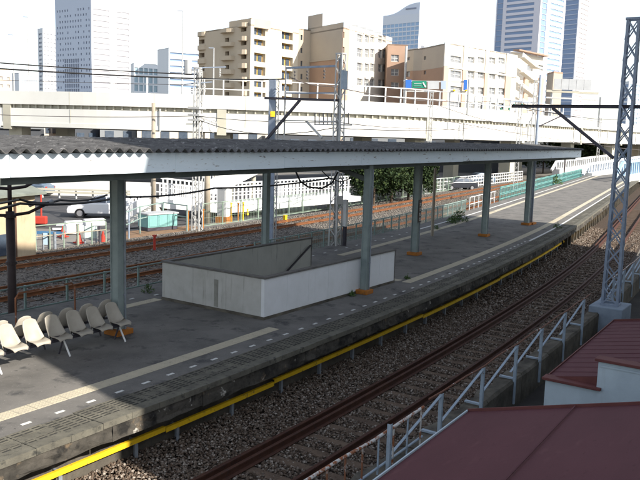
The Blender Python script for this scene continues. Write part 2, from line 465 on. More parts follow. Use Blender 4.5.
# ---- yellow guard bars along the platform foot
segs = [(2.0, 9.18), (9.2, 12.40), (12.42, 20.0), (20.03, 27.55), (27.58, 39.6), (40.2, 62)]
wher = ['nearest the camera, in the sun', 'second along, stepping down from the sunlit one', 'third along, below the stairwell front', 'fourth along, below the tiled edge past the stairwell',
        'fifth along, ending where the trestle legs begin', 'farthest, along the open trestle end of the platform']
for i, (a, b) in enumerate(segs):
    z = -.70 + (-.03 if i in (1, 3) else .02 if i == 2 else 0)
    t = thing('guard_bar', 'yellow guard bar along the platform foot, ' + wher[i], 'guard bar', (a, 9.42 + cv(a), -1.13), 'yellow bars along the platform foot')
    m = MB(); m.sweep([(0, -.043), (.012, -.043), (.012, .035), (.06, .035), (.06, .045), (0, .045)], [(X, 9.40 + cv(X), z) for X in xs(a, b, max(3, int((b - a) / 1.2)))])
    m.build('bar', M_yel, t)
    X = a + .35
    while X < b - .2:
        k = MB(); s = ang(cv, X); y = 9.46 + cv(X)
        k.cbox((X, y, (z - .06 - 1.2) / 2 + .03), .07, .012, 1.2 + z, s).cbox((X + .03, y + .05, (z - .06 - 1.2) / 2 + .03), .012, .1, 1.2 + z, s)
        k.cbox((X, y + .09, z - .02), .05, .16, .03, s)
        k.build('bracket', M_gal, t); X += 1.55

# ---- tracks
RP = [(-.063, 0), (.063, 0), (.063, .012), (.012, .03), (.010, .105), (.033, .118), (.033, .148), (.022, .153), (-.022, .153), (-.033, .148), (-.033, .118), (-.010, .105), (-.012, .03), (-.063, .012)]
def track(name, label, rails, fn, zf, x0, x1, sx0, sx1, cen, slen, rm, sm, sp=.62):
    t = thing(name, label, 'track', (x0 + 8, cen + fn(x0 + 8), zf))
    for (o, nm) in rails:
        MB().sweep(RP, [(X, o + fn(X), zf) for X in xs(x0, x1, int((x1 - x0) / 1.5))]).build(nm, rm, t)
    me = MB().box(-.11, -slen / 2, -.14, .11, slen / 2, .0).mesh('sleeper', sm)
    plate = MB().box(-.10, -.11, 0, .10, .11, .016).mesh('tie_plate', rm)
    X = sx0
    while X < sx1:
        s = inst('sleeper', me, t, (X, cen + fn(X) + random.uniform(-.02, .02), zf - .018 - random.uniform(0, .008)), ang(fn, X) + random.uniform(-.012, .012))
        X += sp
    return t
track('railway_track', 'rusty dark track in the brown ballast beside the platform, nearest the camera', [(6.75, 'rail'), (7.83, 'rail'), (8.02, 'guard_rail')], cv, -1.105, -6, 165, 4, 70, 7.32, 2.3, M_rail, M_sleepc)
track('railway_track', 'track just behind the platform, with the pale fence along its near side', [(22.0, 'rail'), (23.45, 'rail')], cf, -1.115, -6, 240, 10, 70, 22.7, 2.5, M_railo, M_sleep)
track('railway_track', 'orange rusty track farthest from the camera, before the green fence', [(26.75, 'rail'), (28.25, 'rail')], cf, -1.115, -6, 240, 12, 75, 27.5, 2.5, M_railo, M_sleep)

# ================================================================== CANOPY
def cy(X): return 12.6 + .036 * X
CX0, CX1, CW = -4.0, 41.3, 2.35
ZF0, ZF1, ZR = 3.73, 4.10, 4.25
CA = math.atan(.036)
def cpt(X, o, z): return Vector((X - math.sin(CA) * o, cy(X) + math.cos(CA) * o, z))
canopy = thing('platform_canopy', 'long platform canopy with dark corrugated roof and peeling pale blue fascia', 'canopy', (18, cy(18), 0))
NW = 2400; rv = []; rf = []
prof = [(-CW - .16, ZF1 + .01), (-CW * .5, (ZF1 + ZR) / 2 + .015), (0, ZR + .02), (CW * .5, (ZF1 + ZR) / 2 + .015), (CW + .16, ZF1 + .01)]
for i in range(NW + 1):
    X = CX0 + (CX1 - CX0) * i / NW
    w = .036 * math.cos(2 * math.pi * X / .235)
    sag = .012 * math.sin(X * .9) + .008 * math.sin(X * 2.3)
    for (o, z) in prof: rv.append(cpt(X, o, z + w + sag * .5 + .036))
n = len(prof)
for i in range(NW):
    for j in range(n - 1): rf.append((i * n + j, i * n + j + 1, i * n + n + j + 1, i * n + n + j))
rmb = MB(); rmb.add(rv, rf)
roof = rmb.build('roof', M_slate, canopy, fix=False)
sm_ = roof.modifiers.new('thick', 'SOLIDIFY'); sm_.thickness = .008; sm_.offset = 1
for sgn in (-1, 1):
    X = CX0
    while X < CX1 - .1:
        x1 = min(X + 3.62, CX1)
        p, q = cpt(X + .004, sgn * CW, 0), cpt(x1 - .004, sgn * CW, 0)
        z0 = ZF0 + random.uniform(-.006, .006)
        b = MB(); b.bar(p + Vector((0, 0, (z0 + ZF1) / 2)), q + Vector((0, 0, (z0 + ZF1) / 2)), .03, ZF1 - z0)
        b.build('fascia_board', M_fascia, canopy, bevel=.004); X = x1
for o in (-CW + .30, CW - .30):
    b = MB(); b.bar(cpt(CX0 + .06, o, ZF0 - .03), cpt(CX1 - .06, o, ZF0 - .03), .12, .20); b.build('edge_beam', M_cold, canopy)
# gable boards and underside
for X in (CX0 + .02, CX1 - .02):
    b = MB(); pts = [cpt(X, -CW + .02, ZF0), cpt(X, CW - .02, ZF0), cpt(X, CW - .02, ZF1 - .01), cpt(X, 0, ZR - .03), cpt(X, -CW + .02, ZF1 - .01)]
    dx = Vector((.03, 0, 0)); b.add([p - dx / 2 for p in pts] + [p + dx / 2 for p in pts], [(0, 1, 2, 3, 4), (9, 8, 7, 6, 5)] + [(i, (i + 1) % 5, 5 + (i + 1) % 5, 5 + i) for i in range(5)])
    b.build('gable_board', M_fascia, canopy)
for o in (-CW + .1, -CW * .66, -CW * .33, 0, CW * .33, CW * .66, CW - .1):
    z = ZR - (ZR - ZF1) * abs(o) / CW - .06
    b = MB(); b.bar(cpt(CX0 + .06, o, z), cpt(CX1 - .06, o, z), .07, .10); b.build('purlin', M_cold, canopy)
cols = [(-3.6, 0, 1), (3.6, 0, 1), (11.2, 0, 1), (18.65, -2.08, 2), (19.25, 1.95, 2), (26.35, 0, 1), (33.9, 0, 1), (40.3, 0, 1)]
def hcol(p, w, h, z0, z1):
    b = MB(); t = .022 if w > .25 else .016
    for sy in (-1, 1): b.cbox((p.x, p.y + sy * (h / 2 - t / 2), (z0 + z1) / 2), w, t, z1 - z0, CA)
    b.cbox((p.x, p.y, (z0 + z1) / 2), t, h - 2 * t, z1 - z0, CA)
    for sx in (-1, 1):   # cover plates close the web sides part of the way
        b.cbox((p.x + sx * w * .36, p.y, (z0 + z1) / 2), .008, h - 2 * t - .002, z1 - z0 - .01, CA)
    return b
for (X, o, k) in cols:
    p = cpt(X, o, 0); w = .245 if k == 1 else .19
    hcol(p, w, w, .10, ZF0 + .12).build('column', M_col, canopy)
    b = MB(); b.cbox((p.x, p.y, .06), w + .22, w + .20, .12, CA)
    if k == 1 and X > 40: b.cbox((p.x + .55, p.y - .05, .055), .62, w + .20, .11, CA)
    b.build('plinth', M_orange, canopy, bevel=.012)
    if k == 1:
        for s in (-1, 1):
            b = MB(); q = cpt(X, s * (CW - .06), 0)
            b.add([cpt(X - .06, 0, 3.55), cpt(X + .06, 0, 3.55), cpt(X + .06, s * (CW - .06), ZF0 + .06), cpt(X - .06, s * (CW - .06), ZF0 + .06),
                   cpt(X - .06, 0, ZR - .13), cpt(X + .06, 0, ZR - .13), cpt(X + .06, s * (CW - .06), ZF1 - .14), cpt(X - .06, s * (CW - .06), ZF1 - .14)],
                  [(3, 2, 1, 0), (4, 5, 6, 7), (0, 1, 5, 4), (1, 2, 6, 5), (2, 3, 7, 6), (3, 0, 4, 7)])
            b.build('rafter', M_cold, canopy)
b = MB(); X = 18.65
b.bar(cpt(X, -2.0, 3.30), cpt(X, -.9, 3.62), .1, .13).bar(cpt(X, -.92, 3.615), cpt(X, 1.9, 3.66), .1, .13)
b.build('tie_beam', M_cold, canopy)
b = MB(); b.bar(cpt(X, -CW + .05, 3.86), cpt(X, CW - .05, 3.86), .1, .16); b.build('rafter', M_cold, canopy)
# dark name plate on the third column
p = cpt(26.35, 0, 0)
sgn = thing('column_sign', 'narrow dark name plate with pale characters on a canopy column', 'sign', (p.x, p.y - .17, 1.6))
b = MB(); b.cbox((p.x - .02, p.y - .162, 1.72), .24, .02, .86, CA); b.build('plate', mat('sign_brown', (.05, .035, .03), .5), sgn)
for i in range(4):
    b = MB(); z = 2.02 - i * .19; y = p.y - .176
    b.cbox((p.x - .02, y, z), .13, .008, .02, CA); b.cbox((p.x - .05, y, z - .05), .02, .008, .10, CA); b.cbox((p.x + .015, y, z - .055), .02, .008, .07, CA); b.cbox((p.x - .01, y, z - .095), .10, .008, .018, CA)
    b.build('character', M_white, sgn)
# thin pole beside the last column, and its side arm
p0 = cpt(40.3, 0, 0) + Vector((.55, -.05, 0))
pole = thing('lighting_pole', 'thin dark pole beside the last canopy column, rising through the roof edge', 'pole', (p0.x, p0.y, .11))
MB().tube([p0 + Vector((0, 0, .1)), p0 + Vector((0, 0, 4.0)), p0 + Vector((0, 0, 8.0))], .085, 10, .065).build('shaft', M_blue, pole, smooth=True)
q = p0 + Vector((0, 0, 5.3))
MB().bar(q + Vector((0, 0, -.05)), q + Vector((.9, -.9, .55)), .06).build('arm', M_dark, pole)
for z in (1.4, 2.7): MB().cbox(p0 + Vector((-.2, .02, z)), .62, .03, .05, 0).build('clamp', M_dark, pole)

# ================================================================== STAIR ENCLOSURE
enc = thing('stair_enclosure', 'low white panelled wall round the stairwell in the platform', 'wall', (17.5, 13.1, 0))
EX0, EX1, EY0, EY1, EH, TW = 14.30, 20.80, 11.36, 14.86, 1.01, .10
nP = 7; w = (EX1 - EX0) / nP
for i in range(nP):
    b = MB(); b.box(EX0 + (TW if i == 0 else 0) + i * w + (.003 if i else -.1), EY0, .07, EX0 + (i + 1) * w - .003, EY0 + TW, EH)
    b.build('wall_panel', M_enc, enc, bevel=.004)
for i in range(3):
    w2 = (EY1 - EY0 - TW) / 3
    b = MB(); b.box(EX0 - .002, EY0 + TW + i * w2 + (.003), .07, EX0 + TW - .002, EY0 + TW + (i + 1) * w2 - .003, EH); b.build('wall_panel', M_encl, enc, bevel=.004)
b = MB(); b.box(EX0 - .03, EY0 - .015, -.005, EX1, EY0 + TW + .01, .068).box(EX0 - .03, EY0 + TW + .012, -.005, EX0 + TW, EY1, .068); b.build('plinth', M_conc, enc)
b = MB(); b.box(EX0 + TW + .002, EY1 - TW, 0, EX1 + .3, EY1, EH - .002); b.build('back_panel', M_enci, enc)
b = MB(); b.box(EX0 - .03, EY0 - .03, EH + .001, EX1 + .02, EY0 + TW + .03, EH + .05); b.box(EX0 - .03, EY0 + TW + .031, EH + .001, EX0 + TW + .03, EY1 + .03, EH + .05)
b.box(EX0 + TW + .031, EY1 - TW - .03, EH + .001, EX1 + .33, EY1 + .03, EH + .05); b.build('cap', M_cap, enc, bevel=.008)
b = MB(); b.box(EX1 - .03, EY0 - .012, 0.0, EX1 + .012, EY0 + TW + .012, EH); b.build('end_post', M_cap, enc)
b = MB(); b.box(EX1 + .28, EY1 - TW - .012, 0, EX1 + .31, EY1 + .012, EH); b.build('end_post', M_cap, enc)
b = MB(); b.bar((EX1 + .15, EY1 - TW - .07, .80), (EX1 - 2.6, EY1 - TW - .07, -.72), .045); 
for x in (20.4, 19.2): b.bar((x, EY1 - TW - .07, .80 - (EX1 + .15 - x) * .553), (x, EY1 - TW + .01, .80 - (EX1 + .15 - x) * .553 - .05), .03)
b.build('handrail', M_dark, enc)
stn = mat('damp_stain', (.29, .285, .25), .9, (.22, .215, .19), 5)
b = MB(); b.box(EX0 - .006, 12.85, .10, EX0 - .003, 12.99, .80); b.build('patched_strip', stn, enc)

# ================================================================== SEATS
def shell_mesh():
    """one-piece bucket seat facing -Y, seat height about .42"""
    prof = [(-.250, .395), (-.230, .428), (-.16, .432), (-.06, .412), (.04, .395), (.12, .402), (.165, .450), (.19, .53), (.212, .62), (.232, .71), (.246, .79), (.246, .815)]
    wid = [.14, .165, .180, .188, .194, .198, .196, .188, .176, .162, .142, .10]
    lift = [-.03, -.01, .012, .035, .065, .10, .115, .09, .055, .03, .012, .004]
    m = 9; vs = []
    for (y, z), w, l in zip(prof, wid, lift):
        for k in range(m):
            t = -1 + 2 * k / (m - 1); e = abs(t) ** 2.2
            if y < .12: vs.append((w * t, y, z + l * e))
            else:       vs.append((w * t, y - l * 1.25 * e, z - .02 * e))
    fs = [(i * m + k, i * m + k + 1, i * m + m + k + 1, i * m + m + k) for i in range(len(prof) - 1) for k in range(m - 1)]
    b = MB(); b.add(vs, fs); return b.mesh('seat_shell', M_seat, True)
SH = shell_mesh()
def seat_row(label, y0, face, xs_, legx):
    t = thing('seat_row', label, 'bench', (9.2, y0, 0), 'back-to-back rows of platform seats')
    MB().bar((xs_[0] - .25, y0, .33), (xs_[-1] + .22, y0, .33), .05, .05).build('beam', M_dark, t)
    for x in legx:
        b = MB(); b.tube([(x, y0, .33), (x + .01, y0 - face * .19, 0.005)], .019, 8).build('leg', M_white, t)
        b = MB(); b.tube([(x, y0, .33), (x, y0 + face * .15, .005)], .019, 8).build('leg', M_dark, t)
    for x in xs_:
        o = inst('seat_shell', SH, t, (x, y0, random.uniform(-.006, .006)), (0 if face > 0 else math.pi) + random.uniform(-.04, .04))
        s = o.modifiers.new('thick', 'SOLIDIFY'); s.thickness = .012; s.offset = -1
        b = MB(); b.cbox((x, y0, .375), .2, .16, .045); b.build('seat_bracket', M_dark, t)
sx = [7.78 + .503 * i - .503 * 2 for i in range(9)]
seat_row('front row of beige moulded plastic seats facing the near track', 12.55, 1, sx, (6.3, 7.9, 9.4, 10.82))
seat_row('rear row of beige moulded plastic seats backing onto the front row', 13.30, -1, [x + .1 for x in sx], (6.3, 7.9, 9.4, 10.82))
# rusty hoop behind the seats
a, b_ = at(16, 322, y=14.5), at(75, 306, y=14.6)
zt = .93
hoop = thing('hoop_rail', 'rusty thin pipe hoop standing behind the platform seats', 'railing', (a.x, a.y, 0))
MB().tube([(a.x, a.y, 0), (a.x, a.y, zt - .1), (a.x + .08, a.y, zt), (b_.x - .08, b_.y, zt), (b_.x, b_.y, zt - .1), (b_.x, b_.y, 0)], .02, 8).build('pipe', M_rustr, hoop)

# ================================================================== NEAR RIGHT SIDE: retaining wall, fence, mast, roofs
def wy(X): return 5.36 + .035 * max(X - 13, 0) + .0012 * max(X - 16, 0) ** 2
rw = thing('retaining_wall', 'old broken concrete retaining wall beside the near track', 'wall', (14, 5.6, -1.3))
X = -2.0
while X < 60:
    L = random.uniform(1.4, 2.3); z = -.62 + random.uniform(-.05, .04); b = MB(); n = 6; vs = []
    for i in range(n + 1):
        x = X + .01 + (L - .02) * i / n; y = wy(x)
        vs += [(x, y + .04, -2.6), (x, y + .04 + random.uniform(-.01, .015), z - .06), (x, y + .08, z + random.uniform(-.02, .015)), (x, y + .42 + random.uniform(-.07, .03), z - random.uniform(0, .05)), (x, y + .46, z - .2), (x, y + .60, -2.6)]
    fs = [(i * 6 + j, i * 6 + (j + 1) % 6, i * 6 + 6 + (j + 1) % 6, i * 6 + 6 + j) for i in range(n) for j in range(6)] + [tuple(range(5, -1, -1)), tuple(n * 6 + j for j in range(6))]
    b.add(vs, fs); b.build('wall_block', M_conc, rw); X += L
fence = thing('trackside_fence', 'light blue angle-iron fence with rusty top rail along the near track', 'fence', (13.6, 5.36, -1.2))
PX = [9.95, 11.75, 13.65, 15.65, 17.5, 19.6, 21.6, 25.9, 27.8, 29.8, 31.8, 33.8, 36, 38, 40]
for X in PX:
    y = wy(X) + .01; b = MB(); b.box(X - .03, y - .006, -1.15, X + .03, y + .002, .16).box(X - .03, y + .002, -1.15, X - .022, y + .055, .16); b.build('post', M_bluel, fence)
    if X < 11: continue
    b = MB(); b.bar((X - .02, y + .03, .12), (X - 1.35, wy(X - 1.35) + .30, -.62), .05, .012); b.build('brace', M_bluel, fence)
    b = MB(); b.box(X - .035, y + .003, -.60, X + .035, y + .36, -.565); b.build('foot', M_bluel, fence)
for (a, b2) in ((11.3, 22.4), (25.6, 46)):
    m = MB(); n = int(b2 - a); pts = []
    for i in range(n * 2 + 1):
        x = a + (b2 - a) * i / (n * 2); pts.append((x, wy(x) + .045, .185 + .012 * math.sin(x * 3.1) + random.uniform(-.006, .006)))
    m.tube(pts, .017, 6).build('top_rail', M_rustw if a > 20 else mat('rusty_rail_flaking', (.16, .075, .05), .75, (.62, .60, .57), 5, (.60, .64), bump=.2), fence)
rl = thing('baluster_railing', 'white painted pipe railing with rusting balusters at the bottom edge, near the maroon roof', 'railing', (9.3, 5.5, -.6))
yr = 5.48
MB().tube([(4.5, yr, .02), (6.5, yr, -.02), (8.7, yr, .0), (9.6, yr, -.02), (11.3, yr + .02, .02)], .026, 8).build('top_rail', M_rustw, rl)
MB().tube([(4.5, yr, -.52), (9, yr, -.53), (11.3, yr + .02, -.50)], .02, 8).build('bottom_rail', M_bluel, rl)
for i in range(15):
    x = 4.6 + i * .47; b = MB(); b.tube([(x, yr, -.62), (x, yr, .0)], .015, 6).build('baluster', random.choice([M_rustw, M_rustw, M_bluel, M_rustr]), rl)

def lattice(name, label, x, y, z0, z1, w0, w1, rz, m, step, leg, parent_group=None, single=False, cat='mast', lace=None):
    """square lattice mast; laces are parts of their own when single"""
    t = thing(name, label, cat, (x, y, z0), parent_group)
    c, s = math.cos(rz), math.sin(rz)
    def cor(i, z):
        w = w0 + (w1 - w0) * (z - z0) / (z1 - z0); a, b = ((-1, -1), (1, -1), (1, 1), (-1, 1))[i]
        a *= w / 2; b *= w / 2
        return Vector((x + c * a - s * b, y + s * a + c * b, z))
    for i in range(4):
        b = MB(); p, q = cor(i, z0), cor(i, z1); sx = (1, -1, -1, 1)[i]; sy = (1, 1, -1, -1)[i]
        ex = Vector((c, s, 0)) * sx * leg / 2; ey = Vector((-s, c, 0)) * sy * leg / 2
        b.bar(p + ex, q + ex, leg, leg * .14, up=ey.normalized()); b.bar(p + ey, q + ey, leg, leg * .14, up=ex.normalized()); b.build('leg', m, t)
    n = int((z1 - z0) / step); J = MB()
    for k in range(n):
        za, zb = z0 + (z1 - z0) * k / n, z0 + (z1 - z0) * (k + 1) / n
        for i in range(4):
            j = (i + 1) % 4; nrm = (cor(i, za) + cor(j, za)) / 2 - Vector((x, y, za))
            prs = [(cor(i, za), cor(j, zb)), (cor(j, za), cor(i, zb))] if single else ([(cor(i, za), cor(j, zb))] if (k + i) % 2 else [(cor(j, za), cor(i, zb))])
            for r_, (p, q) in enumerate(prs):
                off = nrm.normalized() * (.008 if r_ else -.006)
                b = MB() if single else J
                b.bar(p + off, q + off, leg * .55, leg * .12, up=nrm.normalized())
                if single: b.build('lacing_bar', m, t)
    for z in (z0 + .02, z1 - .02):
        b = MB()
        for i in range(4): b.bar(cor(i, z), cor((i + 1) % 4, z), leg * .9, leg * .9)
        b.build('collar', m, t)
    if not single: J.build('lacing', lace or m, t)
    return t, cor
mx, my = 24.45, 5.68
t, cor = lattice('catenary_mast', 'tall dark blue-grey lattice mast on a block beside the near track', mx, my, -.45, 8.20, .50, .36, .10, M_blue, .60, .07, single=True)
b = MB(); b.prism([(mx - .6, my - .5), (mx + .6, my - .5), (mx + .6, my + .5), (mx - .6, my + .5)], -2.2, -.45)
b.build('foundation', mat('foundation_paint', (.27, .32, .38), .8, (.2, .24, .29), 3, bump=.2), t, bevel=.03)
zb = 5.62
b = MB(); 
for dz in (-.045, .045): b.box(mx - .06, my - .8, zb + dz - .008, mx + .06, my + 3.6, zb + dz + .008)
b.box(mx - .01, my - .8, zb - .04, mx + .01, my + 3.6, zb + .04); b.build('cantilever_beam', M_dark, t)
b = MB(); b.bar((mx, my + .26, zb - 1.55), (mx, my + 2.25, zb - .05), .09, .09); b.build('brace', M_dark, t)

M_gapshade = mat('gap_shade_dark', (.035, .032, .03), .95, (.055, .05, .045), 1.2, bump=.4)  # near-black colour stands in for the deep shade of the gap
struct(MB().add([(-8, -4, -1.285), (60, -4, -1.285), (60, wy(60) + .3, -1.285), (24, wy(24) + .3, -1.285), (-8, 5.6, -1.285)], [(0, 1, 2, 3, 4)]).build('gap_shade', M_gapshade))
# maroon roofs
def shed(name, label, x0, x1, y0, y1, z0, slope, seams, wallm):
    t = thing(name, label, 'building', ((x0 + x1) / 2, (y0 + y1) / 2, -2.5))
    ya = y0; z1 = z0 + slope * (ya - y1)
    yr = lambda x: ya + .03 * (x - x0)
    b = MB(); b.add([(x0, yr(x0), z0), (x1, yr(x1), z0), (x1, y1, z1), (x0, y1, z1), (x0, yr(x0), z0 - .06), (x1, yr(x1), z0 - .06), (x1, y1, z1 - .06), (x0, y1, z1 - .06)],
                    [(0, 1, 2, 3), (7, 6, 5, 4), (0, 4, 5, 1), (1, 5, 6, 2), (2, 6, 7, 3), (3, 7, 4, 0)])
    r = b.build('roof', M_maroon, t)
    zz = lambda y, x: z0 + slope * (yr(x) - y)
    if 'large' in label:
        for sy in (2.5, .3):
            k = MB(); k.bar((x0 + .01, sy, zz(sy, x0) + .004), (x1 - .01, sy + .03 * (x1 - x0), zz(sy, x0) + .004), .02, .008); k.build('roof_seam', M_maroon, r)
    else:
        for i in range(14):
            sx = x0 + .3 + i * .36; k = MB(); k.bar((sx, yr(sx) - .01, z0 + .003), (sx, y1 + .02, z1 + .003), .02, .008); k.build('roof_seam', M_maroon, r)
        k = MB(); k.bar((x0 - .008, yr(x0), z0 - .14), (x0 - .008, y1, z1 - .14), .014, .26); k.build('verge_board', M_maroonl, r)
    k = MB(); k.bar((x0, yr(x0) + .012, z0 - .02), (x1, yr(x1) + .012, z0 - .02), .02, .09); k.build('eave_flashing', M_pale if 'near' in label else M_maroonl, r)
    k = MB(); k.bar((x1 + .012, yr(x1), z0 - .01), (x1 + .012, y1, z1 - .01), .02, .10); k.build('verge_flashing', M_maroonl, r)
    k = MB(); k.box(x0 + .1, y1 + .1, -2.5, x1 - .1, ya - .35, z0 - .1); k.build('wall', wallm, t)
    return t
shed('maroon_roofed_shed', 'large plain maroon roof filling the lower right corner, nearest the camera', 2.0, 10.34, 4.05, -.95, .5, .29, (5.2, 8.35), M_pale)
s2 = shed('maroon_roofed_shed', 'smaller maroon roof beyond the stepped pale blue gable wall', 13.0, 18.1, 3.95, -3.5, .46, .20, (15.4,), M_pale)
g = thing('stepped_gable_wall', 'pale blue stepped end wall with maroon capping between the two maroon roofs', 'wall', (12.95, 1.5, -2.5))
for (ya, yb, z) in ((3.96, 3.10, .43), (3.10, 1.3, .93), (1.3, -.5, 1.43)):
    b = MB(); b.box(12.86, yb + .001, -2.5, 12.99, ya, z); b.build('wall', M_pale, g)
    b = MB(); b.box(12.80, yb - .08, z + .001, 13.05, ya + .05, z + .05); b.build('capping', M_maroonl, g, bevel=.008)
# ledge line on the upper step
b = MB(); b.box(12.845, 1.4, .84, 12.859, 3.08, .87); b.build('ledge', M_pale, g)
# grey drum roof in the dark gap beyond the second roof
b = MB(); b.tube([(19.2, 3.2, -1.2), (26, 3.6, -1.2)], 1.15, 20)
tag(b.build('storage_drum', M_grey, smooth=True), 'dull grey rounded tank in the dark gap beside the lattice mast', 'tank')

# office block behind the photographer, whose shadow lies over the station
ob = thing('office_block', 'plain concrete office block behind the camera that shades the platform', 'building', (24, -12, -1.3))
def block(t, x0, x1, y0, y1, z1, nm):
    b = MB(); b.box(x0, y0, -1.3, x1, y1, z1); w = b.build(nm, M_hwb, t)
    z = 2.0
    while z < z1 - 2.2:
        x = x0 + 1.2
        while x < x1 - 2.4:
            k = MB(); k.box(x, y1 + .01, z, x + 1.8, y1 + .05, z + 1.4); k.build('window', M_glass, w); x += 3.2
        z += 3.4
b = MB(); pz = [(8.3, -1.3), (38.0, -1.3), (38.0, 21.5), (12.2, 21.5), (8.3, 9.6)]; n5 = 5
b.add([(x, -5.0, z) for x, z in pz] + [(x, -16.0, z) for x, z in pz], [tuple(range(5)), tuple(range(9, 4, -1))] + [(i, (i + 1) % 5, 5 + (i + 1) % 5, 5 + i) for i in range(5)])
wb = b.build('wall', M_hwb, ob)
for j in range(5):
    for i in range(8):
        x = 12.5 + i * 3.2; z = 2.0 + j * 3.4; MB().box(x, -4.99, z, x + 1.8, -4.95, z + 1.4).build('window', M_glass, wb)
sh = thing('shading_house', 'low rendered house added behind the camera to shade the near maroon roof', 'building', (3, -5, -1.3))  # unseen house, added and sized to keep the near maroon roof in shade
MB().box(-6, -12, -1.3, 9.4, -1.05, 4.05).build('wall', M_pale, sh); MB().box(-6.2, -12.2, 4.06, 9.5, -.9, 4.2).build('roof', M_maroon, sh)
for i in range(4): MB().box(-4.5 + i * 3, -1.04, 2.2, -3.0 + i * 3, -1.0, 3.4).build('window', M_glass, sh)
block(ob, 38.02, 42.3, -15, -5.2, 15.6, 'lower_wing')

# ================================================================== BACKGROUND: platform back fence, far side fences
def pfence(name, label, a, b, off, fn, z0, z1, step, m, panels=None, rails=(1.0,), pw=.05, pm=None, wire=.011):
    t = thing(name, label, 'fence', (a, off + fn(a), z0))
    X = a; P = []
    while X <= b + 1e-6: P.append(X); X += step
    pme = MB().box(-pw / 2, -pw / 2, 0, pw / 2, pw / 2, z1 - z0).mesh('post', m)
    for X in P: inst('post', pme, t, (X, off + fn(X), z0), ang(fn, X))
    for r in rails:
        z = z0 + (z1 - z0) * r - (.02 if r == 1 else 0)
        MB().tube([(X, off + fn(X) - pw * .7, z) for X in P], .024, 6).build('rail', m, t)
    if panels:
        for A, B in zip(P[:-1], P[1:]):
            L = B - A; k = MB(); pts = lambda x, z: (x, off + fn(x) + .012, z)
            n = max(2, int(L / panels)); 
            for i in range(1, n):
                x = A + L * i / n; k.bar(pts(x, z0 + .06), pts(x, z1 - .06), wire, wire)
            for zz in (.1, .38, .66, .92):
                z = z0 + (z1 - z0) * zz; k.bar(pts(A, z), pts(B, z), wire, wire)
            k.build('mesh_panel', pm or m, t)
    return t
pfence('pipe_fence', 'pale pipe fence along the back of the platform behind the seats', 5.0, 20.6, 16.75, cv, -1.1, .52, 1.3, M_tealp, rails=(1.0, .62))
pfence('mesh_fence', 'pale teal mesh fence along the platform back edge beside the stairwell', 21.2, 46.2, 16.75, cv, -1.1, .62, 1.0, M_tealp, panels=.075, rails=(1.0,))
pfence('mesh_fence', 'bright teal fence panels along the sunlit far end of the platform', 56.2, 108, 16.75, cv, -.6, .95, 2.0, M_teal, panels=.4, rails=(1.0, .6, .25), wire=.04)
pfence('mesh_fence', 'low whitish fence stretch between the pale and bright teal fences', 47.2, 55.4, 16.75, cv, -.9, .72, 1.2, M_white, rails=(1.0, .7))
pfence('boundary_fence', 'pale green mesh fence between the far track and the road', 33.5, 82, 30.7, cf, -1.2, .25, 1.9, M_greenf, panels=.16, rails=(1.0, .06), pw=.07)

# weeds
def clump(name, label, c, r, n, leaf=.05, m=M_weed, cat='weed', group=None):
    b = MB()
    for i in range(n):
        a = random.uniform(0, 6.283); q = random.uniform(0, r); h = random.uniform(.03, 1) * r * 1.1 * (1.2 - q / r)
        p = Vector((c[0] + q * math.cos(a), c[1] + q * math.sin(a), c[2] + h)); d = Vector((random.uniform(-1, 1), random.uniform(-1, 1), random.uniform(-.2, .9))).normalized() * leaf * random.uniform(.6, 1.5)
        e = d.cross(Vector((random.uniform(-1, 1), random.uniform(-1, 1), 1))).normalized() * leaf * .4
        b.add([p - d * .2, p + d * .4 + e, p + d, p + d * .4 - e], [(0, 1, 2, 3)])
    for i in range(9):
        a = random.uniform(0, 6.283); b.tube([(c[0], c[1], c[2] - .02), (c[0] + r * .6 * math.cos(a), c[1] + r * .6 * math.sin(a), c[2] + r * .9)], .005, 4)
    return tag(b.build(name, m, fix=False), label, cat, group)
q = at(148, 292, z=0); clump('weed', 'small green weed by the left end of the stairwell wall', q, .2, 90)
q = at(352, 296, z=0); clump('weed', 'tiny weed at the foot of the column by the stairwell front', q, .13, 60)
q = at(459, 221, z=0); clump('weed', 'bushy low weed along the pale teal fence', q, .55, 420, .08)
q = at(452, 223, z=0); clump('weed', 'smaller weed left of the bushy one at the teal fence', q, .35, 200, .08)
q = at(557, 228, z=0); clump('weed', 'weed at the platform edge by the start of the white line', q, .25, 120, .06)
q = at(579, 186, z=0); q = Vector((82, 16.5 + cv(82), 0)); clump('weed', 'tall thin weed growing over the bright teal fence', q, .8, 400, .12)
q = at(436, 229, z=0); clump('weed', 'small tuft near the column with the dark name plate', q, .2, 80)
q = at(475, 273, z=-.55); clump('weed', 'dark weed hanging on the platform face over the yellow bar', q, .22, 140, .05)
q = at(406, 262, z=0); clump('weed', 'flat tuft on the pale patch by the stair entrance', at(407, 279, z=0), .12, 60)

# ---- dark brown pole at the platform back with arms, behind the seats
q = at(20, 312, z=0); qy = 16.55 + cv(q.x); q = Vector((q.x, qy, -1.1))
bp = thing('bracket_pole', 'dark brown pole behind the seats carrying curved cable arms', 'pole', q)
MB().tube([q, q + Vector((0, 0, 3.55))], .105, 12).build('shaft', M_brownp, bp, smooth=True)
MB().tube([q + Vector((0, 0, 3.5)), q + Vector((0, 0, 4.75))], .05, 10).build('top_pipe', M_brownp, bp, smooth=True)
for z in (2.25, 3.4): MB().tube([q + Vector((0, 0, z)), q + Vector((0, 0, z + .07))], .135, 12).build('collar', M_brownp, bp)
for (z, w) in ((3.45, .95), (4.1, .8)):
    MB().tube([q + Vector((-w, .15, z + .22)), q + Vector((-w * .5, .05, z + .04)), q + Vector((0, 0, z)), q + Vector((w * .5, -.05, z + .04)), q + Vector((w, -.15, z + .25))], .04, 8).build('arm', M_brownp, bp, smooth=True)
